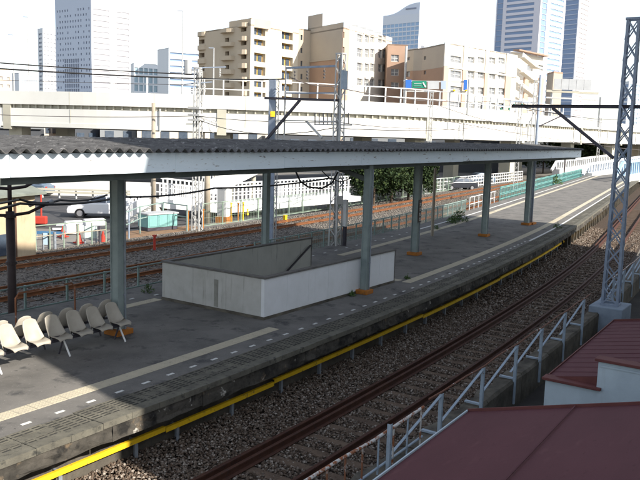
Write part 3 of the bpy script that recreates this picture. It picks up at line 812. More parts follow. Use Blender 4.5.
for dx in (-.9, .5, .95):
    MB().tube([q + Vector((dx, -.1 * dx, 3.68)), q + Vector((dx + .18, -.1 * dx, 3.74))], .06, 10).build('insulator', M_grey, bp, smooth=True)

# ---- masts on the far side
def cable(label, pts, r=.02, sag=0, m=M_wire, name='overhead_cable', n=14):
    P = []
    for a, b in zip(pts[:-1], pts[1:]):
        a, b = Vector(a), Vector(b)
        for i in range(n + (1 if b == Vector(pts[-1]) else 0)):
            t = i / n; p = a.lerp(b, t); p.z -= sag * 4 * t * (1 - t); P.append(p)
    return tag(MB().tube(P, r, 6).build(name, m), label, 'cable')
# pair by the stairwell carrying a cross beam
B3 = Vector((26.2, 17.15, -1.1)); B2 = Vector((26.2, 20.5, -1.1))
t3, c3 = lattice('signal_mast', 'pale lattice mast with insulator arms behind the stairwell, right of the cross beam', B3.x, B3.y, B3.z, 7.75, .42, .30, 0, M_mastw, .45, .06)
MB().cbox((B3.x, B3.y - .2, 6.7), .36, .08, .75).build('equipment_box', M_bluel, t3)
MB().cbox((B3.x + .25, B3.y - .3, 1.35), .16, .16, 1.1).build('white_box', M_white, t3)
MB().tube([(B3.x + .25, B3.y - .3, 0), (B3.x + .25, B3.y - .3, .8)], .09, 10).build('box_post', M_dark, t3)
MB().cbox((B3.x - .16, B3.y - .26, 1.9), .5, .03, .34).build('plate', M_white, t3)
def hang(t, p, n=3, m=M_insul):
    b = MB(); b.tube([p, p - Vector((0, 0, .1 + .13 * n))], .012, 6)
    for i in range(n): b.tube([p - Vector((0, 0, .10 + .13 * i)), p - Vector((0, 0, .16 + .13 * i))], .06, 10, .035)
    b.build('insulator', m, t)
def arm(t, p, q, w=.06, m=M_blue, nm='arm'): MB().bar(p, q, w).build(nm, m, t)
dm3 = B3.dot(FH)
def q3(u, v, dd=0): return at(u, v, d=dm3 + dd)
pl = [q3(286, 68, 1.6), q3(336, 66, 0)]
arm(t3, pl[0], pl[1], .08)
arm(t3, q3(286, 93, 1.6), q3(336, 93, 0), .06)
arm(t3, q3(286, 66, 1.6), q3(284, 141, 1.6), .05, M_mastw, 'hanger')
for u, v in ((295, 69), (307.5, 68.5), (324.5, 68)): hang(t3, q3(u, v, 1.0), 3)
for i in range(9): MB().tube([q3(315 + 4.2 * i, 113, .5), q3(315 + 4.2 * i, 124, .5)], .022, 6).build('pin', M_insul, t3)
arm(t3, q3(314, 124.5, .5), q3(352, 125, .5), .05, M_mastw)
arm(t3, q3(270, 120, 1.8), q3(336, 121.5, 0), .05, M_mastw)
arm(t3, q3(306, 121, .9), q3(322, 138, 0), .07, M_mastw, 'strut')
t2, c2 = lattice('signal_mast', 'blue-grey mast with lattice side left of the cross beam, behind the stairwell', B2.x, B2.y, B2.z, 6.75, .34, .34, .25, M_mastw, .40, .05)
MB().cbox((B2.x - .19, B2.y - .06, 2.85), .05, .30, 7.8, .25).build('face_plate', M_blue, t2)
arm(t2, at(265, 98, d=B2.dot(FH)) , at(339, 100.5, d=dm3), .10, M_dark, 'cross_beam')
arm(t2, at(266, 140, d=B2.dot(FH) - .3), at(300, 100, d=B2.dot(FH) - .9), .10, M_dark, 'brace')
MB().cbox(at(272.5, 114, d=B2.dot(FH) - .32), .2, .05, .22, -.6).build('yellow_plate', M_yel, t2)
# white mast at the left among the stairs
B1 = at(197, 231, z=-1.2)
t1, c1 = lattice('signal_mast', 'white lattice mast with ringed insulators left of the beige apartment block', B1.x, B1.y, B1.z, 8.0, .50, .36, .3, M_mastw, .5, .07)
d1 = B1.dot(FH)
arm(t1, at(189, 68, d=d1), at(226, 67, d=d1), .06); arm(t1, at(184, 84, d=d1), at(212, 82, d=d1), .06)
arm(t1, at(186, 124, d=d1), at(200, 124, d=d1), .06, M_mastw); arm(t1, at(196, 115, d=d1), at(216, 124, d=d1), .07, M_mastw)
MB().tube([at(188, 60, d=d1), at(188, 75, d=d1)], .22, 10).build('transformer', M_grey, t1)
arm(t1, at(183, 70, d=d1), at(198, 70, d=d1), .06)
for (u, v) in ((192, 86), (205, 84), (220, 68), (201, 68)): hang(t1, at(u, v, d=d1), 3, M_insulw if u > 195 else M_insul)
c_ = at(213, 126, d=d1); MB().tube([c_ + Vector((.35 * math.cos(a * .5236), 0, .35 * math.sin(a * .5236))) for a in range(13)], .03, 6).build('ring', M_mastw, t1)
for v in (108, 115, 120): MB().cbox(at(197, v, d=d1), .9, .7, .12, .3).build('cross_plate', M_mastw, t1)
# tan concrete poles
for (u, v0, v1, r, lab) in ((153.5, 224, 103, .15, 'tan concrete pole rising behind the turquoise cabinet'),
                            (207, 223, 150, .22, 'thick tan post beside the white lattice mast')):
    z = -1.2; q = at(u, v0, z=z); dd = q.dot(FH); top = at(u, v1, d=dd)
    o = thing('concrete_pole', lab, 'pole', q); MB().tube([q, (q.x, q.y, top.z)], r, 12, r * .75).build('shaft', M_masttan, o, smooth=True)
# far masts on the right
for (u, v0, v1, w, lab) in ((427, 194, 92, .38, 'white lattice mast right of the trees behind the canopy'), (515, 190, 84, .45, 'white lattice mast left of the pair over the canopy end'),
                       (528, 204, 80, .42, 'white lattice mast right of the pair over the canopy end'), (596, 178, 118, .4, 'pale lattice mast left of the near blue mast, behind the canopy end'), (604, 172, 128, .4, 'small pale lattice mast closest to the near blue mast')):
    q = at(u, v0, z=-1.1); dd = q.dot(FH); top = at(u, v1, d=dd)
    t, c = lattice('signal_mast', lab, q.x, q.y, -1.1, top.z, w * 1.1, w * .8, .4, M_mastw, .55, .07)
    if u in (515, 528):
        arm(t, at(u - 20, v1 + 21, d=dd), at(u + 8, v1 + 23, d=dd), .08, M_blue)
        for du in (-14, -6): MB().cbox(at(u + du, v1 + 25, d=dd), .18, .12, .22).build('lamp', M_green, t)
        arm(t, at(u - 1, v1 + 48, d=dd), at(u + 7, v1 + 30, d=dd), .07, M_mastw, 'strut')
    if u == 427:
        arm(t, at(416, 107, d=dd), at(440, 106, d=dd), .07, M_mastw); hang(t, at(418, 107, d=dd), 2); hang(t, at(437, 107, d=dd), 2)
q = at(432, 236, z=0); dd = q.dot(FH)
o = thing('marker_pole', 'slim tan pole behind the pale teal fence, right of the name-plate column', 'pole', q)
MB().tube([(q.x, q.y, -.01), (q.x, q.y, at(432, 168, d=dd).z)], .07, 8).build('shaft', M_masttan, o)
q = at(563, 188, z=-1.1); dd = q.dot(FH)
o = thing('marker_pole', 'dark thin pole among the orange rails past the canopy end', 'pole', q)
MB().tube([q, (q.x, q.y, at(563, 150, d=dd).z)], .09, 8).build('shaft', M_brownp, o)
for (u, v) in ((285, 222), (247, 215)):
    q = at(u, v, z=-1.12)
    tag(MB().cbox(q + Vector((0, 0, .2)), .2, .18, .4).cbox(q + Vector((0, 0, .42)), .24, .2, .05).build('track_marker', M_yel), 'small yellow marker box beside the far track, %s' % ('right of the dark column' if u == 285 else 'left of the dark column'), 'marker')
q = at(154.5, 250, z=-1.12)
tag(MB().tube([q, q + Vector((0, 0, .65))], .06, 8).cbox(q + Vector((0, 0, .68)), .15, .15, .08).build('track_marker', M_red), 'short red post in the ballast between the far tracks', 'marker')

# ================================================================== ROAD LEVEL BEYOND THE TRACKS
def hz(u, d, z): 
    r = ray(u, 134.2 + .03 * (u - 320)); r = Vector((r.x, r.y, 0)); r *= d / r.dot(FH); return Vector((r.x, r.y, z))
rp = [hz(u, d, 0) for (u, d) in ((-60, 43), (120, 44), (330, 56), (430, 80), (430, 130), (-60, 72))]
struct(MB().prism([(p.x, p.y) for p in rp], -1.28, -1.245).build('road', M_road))
for k in range(3):
    A = at(64 + 3.2 * k, 233 - k * 4.2, z=-1.24); 
    tag(put(bpy.data.objects.new('crossing_stripe', MB().cbox(A, .9, 1.6, .008, YAW + .35).mesh('crossing_stripe', M_white)), bpy.data.objects['road']))
# guard rail along the road
gr = thing('guard_rail', 'beige guard rail along the far side of the road behind the white car', 'guard rail', hz(60, 60, -1.24))
for i in range(9):
    p = hz(-10 + i * 17, 62, -1.24); MB().cbox(p + Vector((0, 0, .4)), .12, .12, .8).build('post', M_mastw, gr)
for z in (-.75, -.52): MB().bar(hz(-12, 61.8, z), hz(130, 61.8, z), .06, .16).build('rail', M_hwb, gr)
wl_ = MB().bar(hz(-20, 64, -.55), hz(150, 64, -.55), .2, 1.3); tag(wl_.build('parapet_wall', M_hw), 'long low white wall behind the road guard rail', 'wall')

def car(label, c, rz, paintm, L=4.2, group=None, kind='car'):
    t = thing('parked_car', label, kind, c, group)
    def W(x, y, z): a, b = math.cos(rz), math.sin(rz); return Vector((c.x + a * x - b * y, c.y + b * x + a * y, c.z + z))
    s = L / 4.2
    prof = [(-2.08, .30), (-2.10, .55), (-2.02, .72), (-1.2, .88), (-.95, .92), (.95, .95), (1.75, .93), (2.05, .86), (2.1, .55), (2.06, .28)]
    b = MB(); n = len(prof)
    for (sgn, ins) in ((-1, .0), (1, .0)): pass
    vs = []
    for (y, k) in ((-.82, .0), (-.74, 1), (.74, 1), (.82, .0)):
        for (x, z) in prof: vs.append(W(x * s, y if not (k and z > .85) else y, z + (.03 if k and z > .8 else 0)))
    fs = [(i * n + j, i * n + (j + 1) % n, (i + 1) * n + (j + 1) % n, (i + 1) * n + j) for i in range(3) for j in range(n)] + [tuple(range(n)), tuple(3 * n + j for j in range(n - 1, -1, -1))]
    b.add(vs, fs); body = b.build('body', paintm, t, bevel=.05)
    cab = [(-1.05, .92), (-.35, 1.40), (.0, 1.46), (.9, 1.44), (1.25, 1.36), (1.85, .94)]
    b = MB(); m = len(cab); vs = []
    for sg in (-1, 1):
        for (x, z) in cab: vs.append(W(x * s, sg * (.76 - (z - .92) * .28), z))
    b.add(vs, [(i, (i + 1) % m, m + (i + 1) % m, m + i) for i in range(m)] + [tuple(range(m)), tuple(m + j for j in range(m - 1, -1, -1))])
    b.build('cabin', paintm, t, bevel=.04)
    for sg in (-1, 1):
        for quad in (((-.86, .99), (-.34, 1.34), (.22, 1.36), (.22, .99)), ((.30, .99), (.30, 1.36), (.88, 1.34), (1.02, .99)), ((1.08, .99), (.96, 1.33), (1.2, 1.28), (1.55, .99))):
            g_ = MB(); pv = [W(x * s, sg * (.775 - (z - .92) * .28), z) for (x, z) in quad]; iv = [W(x * s, sg * (.755 - (z - .92) * .28), z) for (x, z) in quad]
            g_.add(pv + iv, [(0, 1, 2, 3), (7, 6, 5, 4)] + [(i, (i + 1) % 4, 4 + (i + 1) % 4, 4 + i) for i in range(4)]); g_.build('side_window', M_glass, t)
    g_ = MB(); pv = [W(x * s, y, z) for (x, y, z) in ((-1.03, -.62, .96), (-.42, -.55, 1.37), (-.42, .55, 1.37), (-1.03, .62, .96))]
    off = W(-.02, 0, .015) - W(0, 0, 0); g_.add([p + off for p in pv] + [p - off for p in pv], [(0, 1, 2, 3), (7, 6, 5, 4)] + [(i, (i + 1) % 4, 4 + (i + 1) % 4, 4 + i) for i in range(4)]); g_.build('windscreen', M_glass, t)
    for x in (-1.32 * s, 1.3 * s):
        for sg in (-1, 1):
            b = MB(); b.tube([W(x, sg * .64, .31), W(x, sg * .845, .31)], .31, 18); w_ = b.build('wheel', M_tyre, t)
            b = MB(); b.tube([W(x, sg * .80, .31), W(x, sg * .855, .31)], .19, 14); b.build('rim', M_rim, w_)
    for sg in (-1, 1):
        MB().cbox(W(-2.0 * s, sg * .62, .68), .14, .3, .14, rz).build('headlight', M_rim, t)
        MB().cbox(W(2.05 * s, sg * .62, .75), .08, .24, .16, rz).build('tail_light', M_red, t)
    return t
M_carw = mat('white_car_paint', (.72, .72, .72), .25, spec=.6)
M_carb = mat('blue_grey_car_paint', (.10, .14, .19), .25, spec=.6)
M_card = mat('dark_car_paint', (.03, .032, .04), .25, spec=.6)
cc = at(104, 217, z=-1.24); car('white car on the road, its nose pointing left, seen between seats and canopy', cc, YAW - math.pi / 2 + .12, M_carw, 4.4)
car('blue-grey car beyond the cream building roof at the far left', at(30, 195, z=-1.24), YAW - math.pi / 2 - .3, M_carb)
for (u0, u1, v0, v1, lab) in ((65, 82, 221, 232, 'short white concrete barrier left of the white-green board'), (84, 104, 219, 226, 'longer white concrete barrier behind the white-green board')):
    a, b_ = at(u0, v1, z=-1.24), at(u1, v1 - 1, z=-1.24); h_ = at(u0, v0, d=a.dot(FH)).z + 1.24
    tag(MB().bar(a + Vector((0, 0, h_ * .3)), b_ + Vector((0, 0, h_ * .3)), .6, h_ * .6).bar(a + Vector((0, 0, h_ * .8)), b_ + Vector((0, 0, h_ * .8)), .3, h_ * .4).build('road_barrier', M_white, bevel=.05), lab, 'barrier')
car('dark car parked under the highway left of the far canopy column', at(458, 190, z=-1.24), YAW - 1.2, M_card)
car('grey-blue car parked under the highway near the white lattice railing', at(478, 184, z=-1.24), YAW - 1.2, M_carb)

# cream building at the left edge
q0, q1 = at(36, 255, z=-1.15), at(-30, 268, z=-1.15)
cb = thing('cream_building', 'small cream rendered building with grey-green roof at the left edge', 'building', q0)
dx = (q1 - q0).normalized(); nY = Vector((-dx.y, dx.x, 0)); nY = nY if nY.y > 0 else -nY
M_cream = mat('cream_render', (.50, .40, .27), .85, (.42, .33, .22), 1.5, streak=((.27, .20, .13), .58), bump=.15)
M_groof = mat('grey_green_roof', (.20, .22, .19), .85, (.15, .165, .145), 2)
H = 2.75
pts = [q0, q1, q1 + nY * 7, q0 + nY * 7]
MB().prism([(p.x, p.y) for p in pts], -1.3, -1.2 + H).build('wall', M_cream, cb)
ov = .35; e0, e1 = q0 - dx * ov - nY * ov, q1 + dx * ov - nY * ov; e2, e3 = q1 + dx * ov + nY * 3.5, q0 - dx * ov + nY * 3.5
zz = H - 1.2
b = MB(); Vz = lambda p, z: (p.x, p.y, z)
b.add([Vz(e0, zz), Vz(e1, zz), Vz(e2, zz + 1.1), Vz(e3, zz + 1.1), Vz(e0, zz + .1), Vz(e1, zz + .1), Vz(e2, zz + 1.2), Vz(e3, zz + 1.2)], [(3, 2, 1, 0), (4, 5, 6, 7), (0, 1, 5, 4), (1, 2, 6, 5), (2, 3, 7, 6), (3, 0, 4, 7)])
b.build('roof', M_groof, cb)
def wall_box(t, nm, p, d, s0, s1, z0, z1, n, m, th=.04): 
    a, c = p + d * s0 - n * th, p + d * s1 - n * th
    MB().bar((a.x, a.y, (z0 + z1) / 2), (c.x, c.y, (z0 + z1) / 2), th * 1.6, z1 - z0).build(nm, m, t)
wall_box(cb, 'window', q0, dx, 1.55, 2.3, -.9, .0, nY, M_glass)
wall_box(cb, 'drain_pipe', q0, dx, 1.22, 1.32, -1.2, H - 1.3, nY, mat('brown_pipe', (.10, .06, .04), .6))
wall_box(cb, 'pilaster', q0, dx, 2.4, 2.7, -1.2, H - 1.3, nY, mat('tan_trim', (.38, .26, .15), .8))

# roadside clutter left of the column
def board(name, label, cat, u0, v0, u1, v1, z, m, legs=True, th=.05, legm=None):
    a, b_ = at(u0, v1, z=z), at(u1, v1, z=z); d = (a + b_).dot(FH) / 2; a, b_ = at(u0, v1, d=d), at(u1, v1, d=d); top = at(u0, v0, d=d).z
    t = thing(name, label, cat, (a + b_) / 2); z0 = z + (.25 if legs else .0)
    MB().bar(Vector((a.x, a.y, (z0 + top) / 2)), Vector((b_.x, b_.y, (z0 + top) / 2)), th, top - z0).build('panel', m, t)
    if legs:
        for e in (a.lerp(b_, .06), a.lerp(b_, .94)): MB().bar((e.x, e.y, z - .03), (e.x, e.y, top), .06).build('leg', legm or M_gal, t)
    return t
board('notice_board', 'white and pale green upright board by the road, left of the thick column', 'board', 84, 226, 97, 243, -1.2, mat('pale_green_board', (.58, .70, .66), .6))
board('notice_board', 'narrow pale blue and white sign near the cream building', 'sign', 43, 233, 49, 250, -1.2, mat('pale_blue_board', (.45, .60, .72), .6))
board('site_hoarding', 'low blue sheet hoarding beside the cream building', 'hoarding', 35, 231, 64, 239, -1.2, M_bluepaint)
q = at(40, 226, z=-1.24)
t = thing('traffic_barrier', 'red machine-like barrier with upright red post by the road', 'barrier', q)
MB().cbox(q + Vector((0, 0, .35)), .8, .4, .45, -.9).build('body', M_red, t, bevel=.06); MB().tube([q + Vector((.1, 0, .5)), q + Vector((.1, 0, 1.9))], .05, 8).build('post', M_red, t)
MB().cbox(q + Vector((0, 0, .05)), .7, .5, .12, -.9).build('base', M_tyre, t)
def cone(label, u, v, h=.75):
    q = at(u, v, z=-1.24); t = thing('traffic_cone', label, 'cone', q, 'red cones by the road works')
    MB().cbox(q + Vector((0, 0, .03)), .42, .42, .06).build('base', M_red, t); MB().tube([q + Vector((0, 0, .06)), q + Vector((0, 0, h))], .17, 12, .03).build('cone', M_red, t)
cone('red cone right of the blue hoarding', 63, 237, .6); cone('red cone at the left foot of the white-green board', 79, 243, .6); cone('red cone right of the white-green board', 103, 243, .6)
for i, (u, v0, v1, lab) in enumerate(((78, 246, 224, 'thin tan post left of the white-green board'), (100, 244, 226, 'dark post right of the white-green board'), (55, 250, 232, 'thin grey post beside the narrow pale blue sign'))):
    q = at(u, v0, z=-1.2); d = q.dot(FH); tag(MB().tube([q - Vector((0, 0, .04)), (q.x, q.y, at(u, v1, d=d).z)], .07, 8).build('marker_post', (M_masttan, M_dark, M_gal)[i]), lab, 'post')
wf = thing('wire_fence', 'low grey rail fence in front of the road works at the left', 'fence', at(60, 249, z=-1.2))
for u in (36, 50, 64, 78, 92, 106):
    q = at(u, 252 - (u - 36) * .12, z=-1.2); MB().tube([q - Vector((0, 0, .04)), q + Vector((0, 0, 1.1))], .035, 6).build('post', M_greenf, wf)
for z in (.0, -.5): MB().tube([at(36, 252, z=-1.2) + Vector((0, 0, 1.2 + z)), at(106, 243.6, z=-1.2) + Vector((0, 0, 1.2 + z))], .028, 6).build('rail', M_masttan if z else M_greenf, wf)

# green equipment cabinet on rusty ground, with pipe railing
ea = MB(); ea.prism([(p.x, p.y) for p in (at(122, 247, z=-1.2), at(205, 236, z=-1.2), at(196, 226, z=-1.2), at(122, 232, z=-1.2))], -1.29, -1.17); struct(ea.build('rusty_verge', M_earth))
qa, qb = at(148, 231.5, z=-1.16), at(177.5, 229, z=-1.16); dv = (qb - qa); L = dv.length; dv.normalize(); nv = Vector((-dv.y, dv.x, 0))
cb2 = thing('equipment_cabinet', 'pale turquoise metal cabinet on rusty ground beyond the far track', 'cabinet', qa)
rz = math.atan2(dv.y, dv.x); ctr = qa + dv * L / 2 + nv * .5
MB().cbox(ctr + Vector((0, 0, .10)), L, .95, .2, rz).build('base', M_dark, cb2)
for i in range(3): MB().cbox(qa + dv * (L * (i + .5) / 3) + nv * .5 + Vector((0, 0, .55)), L / 3 - .02, 1.0, .72, rz).build('cabinet_unit', M_cab, cb2, bevel=.02)
for i in range(3): MB().cbox(qa + dv * (L * (i + .5) / 3) - nv * .012 + Vector((0, 0, .55)), L / 3 - .16, .02, .58, rz).build('door', M_cab, cb2)
MB().cbox(ctr + Vector((0, 0, .95)), L + .1, 1.1, .08, rz).build('lid', M_grey, cb2)
rg = thing('pipe_railing', 'dark teal pipe railing round the cabinet at the foot of the stairs', 'railing', at(122, 240, z=-1.2))
RPTS = [at(122, 243, z=-1.2), at(129, 240, z=-1.2), at(140, 234, z=-1.2), at(163, 228, z=-1.2), at(187, 232, z=-1.2)]
for p in RPTS: MB().tube([p - Vector((0, 0, .05)), p + Vector((0, 0, 1.55))], .045, 8).build('post', M_blue if p.x < 27 else M_tealp, rg)
for z in (.85, 1.5): MB().tube([p + Vector((0, 0, z)) for p in RPTS], .035, 8).build('rail', M_tealp, rg)
q = at(224, 221, z=-1.2); wc = thing('signal_cabinet', 'tall narrow white cabinet on a brown plinth by the green fence', 'cabinet', q)
MB().cbox(q + Vector((0, 0, .1)), .85, .8, .4, .25).build('plinth', M_orange, wc); MB().cbox(q + Vector((0, 0, 1.2)), .72, .65, 1.8, .25).build('body', M_white, wc, bevel=.02)
MB().cbox(q + Vector((-.37, -.07, 1.2)), .02, .5, 1.6, .25).build('door', M_grey, wc); MB().cbox(q + Vector((0, 0, 2.13)), .82, .75, .06, .25).build('lid', M_white, wc)
for u, v in ((231, 221), (238, 221), (243, 220), (188, 231), (203, 229)):
    q = at(u, v, z=-1.2); tag(MB().tube([q - Vector((0, 0, .05)), q + Vector((0, 0, 1.15))], .045, 8).cbox(q + Vector((0, 0, 1.15)), .11, .11, .07).build('bollard_post', M_yel if u in (243, 231) else M_orange), 'slim post near the white cabinet, standing at %s' % {231: 'its right side, yellow', 238: 'the middle of the three, brown', 243: 'the far right, yellow', 188: 'the cabinet railing, brown', 203: 'the thick tan post, brown'}[u], 'post', 'slim posts along the far track')

# ---- white footbridge: ramp stairs, long balustraded deck
fb = thing('footbridge', 'white footbridge with slatted balustrades and stairs beyond the tracks', 'footbridge', at(160, 228, z=-1.24))
def balustrade(a, b_, h, gap, nm='baluster'):
    a, b_ = Vector(a), Vector(b_); L = (b_ - a).length; n = max(2, int(L / gap))
    MB().bar(a + Vector((0, 0, h)), b_ + Vector((0, 0, h)), .10, .10).build('top_rail', M_white, fb)
    MB().bar(a + Vector((0, 0, .12)), b_ + Vector((0, 0, .12)), .06, .24).build('kick_plate', M_white, fb)
    MB().bar(a + Vector((0, 0, h * .55)), b_ + Vector((0, 0, h * .55)), .04, .05).build('mid_rail', M_white, fb)
    me = MB().box(-.05, -.02, .1, .05, .02, h).mesh('baluster', M_white); rz = math.atan2(b_.y - a.y, b_.x - a.x)
    for i in range(n): 
        p = a.lerp(b_, (i + .5) / n); inst(nm, me, fb, p, rz)
def dk(u, v, d): return at(u, v, d=d)
A1, A2, A3, A4 = dk(118, 223, 47.5), dk(153, 202, 49), dk(215, 207.5, 51), dk(350, 196, 59)
MB().bar(A1 - Vector((0, 0, .35)), A2 - Vector((0, 0, .35)), 1.9, .3).build('stair_flight', M_hw, fb)
MB().bar(A1 + FH * -1.0 + Vector((0, 0, .25)), A2 + FH * -1.0 + Vector((0, 0, .25)), .12, .7).build('stringer', M_white, fb)
for i in range(14):
    p = A1.lerp(A2, (i + .5) / 14) - Vector((0, 0, .12)); MB().cbox(p, .36, 1.8, .14, math.atan2(A2.y - A1.y, A2.x - A1.x)).build('step', M_hw, fb)
balustrade(A1, A2, 1.0, .24); balustrade(A2, A3, 1.25, .30); balustrade(A3, A4, 1.3, .34)
side = Vector((FH.x, FH.y, 0)) * 2.4
balustrade(A2 + side, A3 + side, 1.4, .30); balustrade(A3 + side, A4 + side, 1.4, .34)
for p, q in ((A2, A3), (A3, A4)): MB().bar(p + side / 2 - Vector((0, 0, .2)), q + side / 2 - Vector((0, 0, .2)), 2.6, .36).build('deck', M_white, fb)
for f in (.1, .9): 
    p = A2.lerp(A3, f) + side / 2; MB().tube([(p.x, p.y, -1.3), (p.x, p.y, p.z - .35)], .25, 12).build('pier', M_hwb, fb)
for f in (.4, .85):
    p = A3.lerp(A4, f) + side / 2; MB().tube([(p.x, p.y, -1.3), (p.x, p.y, p.z - .35)], .25, 12).build('pier', M_hwb, fb)
A5, A6 = dk(203, 193, 55), dk(255, 168, 60)
MB().bar(A5, A6, 1.8, .35).build('stair_flight', M_white, fb); MB().bar(A5 - FH * .95 + Vector((0, 0, .3)), A6 - FH * .95 + Vector((0, 0, .3)), .1, .8).build('stringer', M_white, fb); balustrade(A5, A6, 1.1, .3)
for f in (.5, .97):
    p = A5.lerp(A6, f); MB().tube([(p.x, p.y, -1.3), (p.x, p.y, p.z - .1)], .2, 12).build('pier', M_hwb, fb)
MB().bar(A5 + Vector((0, 0, -.05)), A3.lerp(A2, .4) + side * .9 + Vector((0, 0, -.05)), 1.4, .3).build('landing', M_white, fb)

# ---- right side: white lattice railing, pale girder bridges
rlp = [at(436, 191.5, z=-1.25), at(450, 190, z=-1.25), at(522, 181, z=-1.25)]
wr = thing('lattice_railing', 'white square-lattice railing under the canopy end beyond the orange rails', 'railing', rlp[0])
for a, b_ in zip(rlp[:-1], rlp[1:]):
    L = (b_ - a).length; n = int(L / .9)
    for i in range(n + 1):
        p = a.lerp(b_, i / n); MB().bar(p - Vector((0, 0, .1)), p + Vector((0, 0, 1.4)), .09).build('post', M_white, wr)
    for z in (.2, .62, 1.0, 1.38): MB().bar(a + Vector((0, 0, z)), b_ + Vector((0, 0, z)), .08).build('rail', M_white, wr)
def girder(label, a, b_, h, gap, m, thick=.3):
    t = thing('girder_bridge', label, 'bridge', Vector((a.x, a.y, -1.3))); n = int((b_ - a).length / gap)
    MB().bar(a + Vector((0, 0, -.5)), b_ + Vector((0, 0, -.5)), 1.2, 1.0).build('web', M_white, t); MB().bar(a + Vector((0, 0, h)), b_ + Vector((0, 0, h)), thick, .3).build('top_chord', m, t)
    for i in range(n + 1):
        p = a.lerp(b_, i / n); MB().bar(p, p + Vector((0, 0, h)), .28, .2).build('stiffener', m, t)
    q = a - (b_ - a).normalized() * h * 1.9; MB().bar(q - Vector((0, 0, .1)), a + Vector((0, 0, h)), thick, .3).build('end_chord', m, t)
    for f in (.05, .5, .95):
        p = a.lerp(b_, f); MB().cbox((p.x, p.y, (p.z - .9 - 1.3) / 2), 1.0, 1.0, p.z - .9 + 1.3).build('pier', M_hwb, t)
girder('white girder bridge with many uprights, farther of the two right of the canopy end', dk(556, 169, 118), dk(618, 160, 150), 1.15, 1.15, M_white)
girder('bluish white girder bridge with sloping end, nearer of the two', dk(588, 173, 105), dk(640, 164, 128), 1.2, 1.2, mat('bluish_white', (.60, .66, .74), .6))
girder('pale blue girder at the right edge behind the near blue mast', dk(622, 176, 92), dk(680, 165, 118), 1.6, 1.0, mat('sky_blue_paint', (.36, .52, .68), .6))
tb = thing('tarpaulin_heap', 'grey-white tarpaulin-covered pile with a dark open end by the orange rails', 'tarpaulin', at(566, 186, z=-1.1))
q = at(566, 186, z=-1.1)
MB().prism([(q.x - 1, q.y - .9), (q.x + 6, q.y + 1.2), (q.x + 5.6, q.y + 3), (q.x - 1.4, q.y + 1.2)], -1.2, -.2).build('cover', M_grey, tb, bevel=.25)
MB().cbox(q + Vector((-1.3, .1, .35)), .25, 1.5, .7, 0).build('dark_end', M_tyre, tb)

# ================================================================== ELEVATED HIGHWAY
HWK = [(-330, 95), (-160, 88), (0, 83), (110, 79.5), (220, 79), (320, 81), (420, 86), (480, 95), (540, 110), (580, 124), (610, 138), (650, 160), (700, 195), (740, 240)]
def spline(pts, n=8):
    out = []
    P_ = [pts[0]] + pts + [pts[-1]]
    for i in range(1, len(P_) - 2):
        a, b, c, d = P_[i - 1], P_[i], P_[i + 1], P_[i + 2]
        for k in range(n):
            t = k / n
            out.append(.5 * ((2 * b) + (c - a) * t + (2 * a - 5 * b + 4 * c - d) * t * t + (3 * b - a - 3 * c + d) * t ** 3))
    return out + [pts[-1]]
HP = [Vector((p.x, p.y, 0)) for p in spline([hz(u, d, 0) for (u, d) in HWK])]
hp = [tuple(p) for p in HP]
hw = thing('elevated_highway', 'long white double-deck elevated highway crossing behind the station', 'highway', tuple(hz(220, 80, -1.3)))
BACKW = 13.0
def sw(nm, prof, m): return MB().sweep(prof, hp).build(nm, m, hw)
sw('upper_parapet', [(0, 6.75), (.25, 6.75), (.25, 8.12), (0, 8.12)], M_hw)
sw('upper_back_parapet', [(BACKW, 6.75), (BACKW + .25, 6.75), (BACKW + .25, 8.12), (BACKW, 8.12)], M_hw)
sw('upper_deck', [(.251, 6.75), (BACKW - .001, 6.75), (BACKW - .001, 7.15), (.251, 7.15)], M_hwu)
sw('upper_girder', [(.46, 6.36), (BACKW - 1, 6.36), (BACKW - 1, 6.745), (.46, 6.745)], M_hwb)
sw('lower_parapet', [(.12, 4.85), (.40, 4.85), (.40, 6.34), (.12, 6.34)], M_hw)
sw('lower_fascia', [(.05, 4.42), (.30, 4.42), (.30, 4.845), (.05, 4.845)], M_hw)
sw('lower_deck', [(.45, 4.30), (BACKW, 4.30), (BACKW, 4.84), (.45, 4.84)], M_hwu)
# brackets under the upper parapet, one by one where they show largest
def walk(step):
    acc = 0; out = []
    for a, b in zip(HP[:-1], HP[1:]):
        L = (b - a).length; d = (b - a).normalized()
        while acc < L:
            out.append((a + d * acc, math.atan2(d.y, d.x), Vector((-d.y, d.x, 0)))); acc += step
        acc -= L
    return out
bm_ = MB().box(-.08, .2, 6.38, .08, .458, 6.745).mesh('bracket', M_hwb)
for i, (p, a, nrm) in enumerate(walk(.92)):
    if i < 300 and 20 < (p.dot(FH)) < 135: inst('bracket', bm_, hw, p, a)
wk = walk(24)
for (p, a, nrm) in wk:
    for o in (2.2, BACKW - 2.2):
        q = p + nrm * o; MB().cbox((q.x, q.y, 1.5), 1.6, 1.6, 5.58, a).build('pier', M_hwb, hw)
    q = p + nrm * .52; MB().cbox((q.x, q.y, 5.42), .95, .95, 2.6, a).build('pier_head', M_hwb, hw)
for i, (p, a, nrm) in enumerate(walk(9.3)):
    if p.dot(FH) > 170: continue
    q = p - nrm * .003; MB().cbox((q.x, q.y, 7.43), .05, .02, 1.36, a).build('joint', M_hwb, hw)
    q = p + nrm * .11 ; MB().cbox((q.x, q.y, 5.6), .05, .03, 1.44, a).build('joint', M_hwb, hw)
    if i % 2:
        q = p + nrm * .02; q = q + Vector((math.cos(a), math.sin(a), 0)) * .6; MB().tube([(q.x, q.y, 4.3), (q.x, q.y, 6.6)], .09, 8).build('drain_pipe', M_mastw, hw)
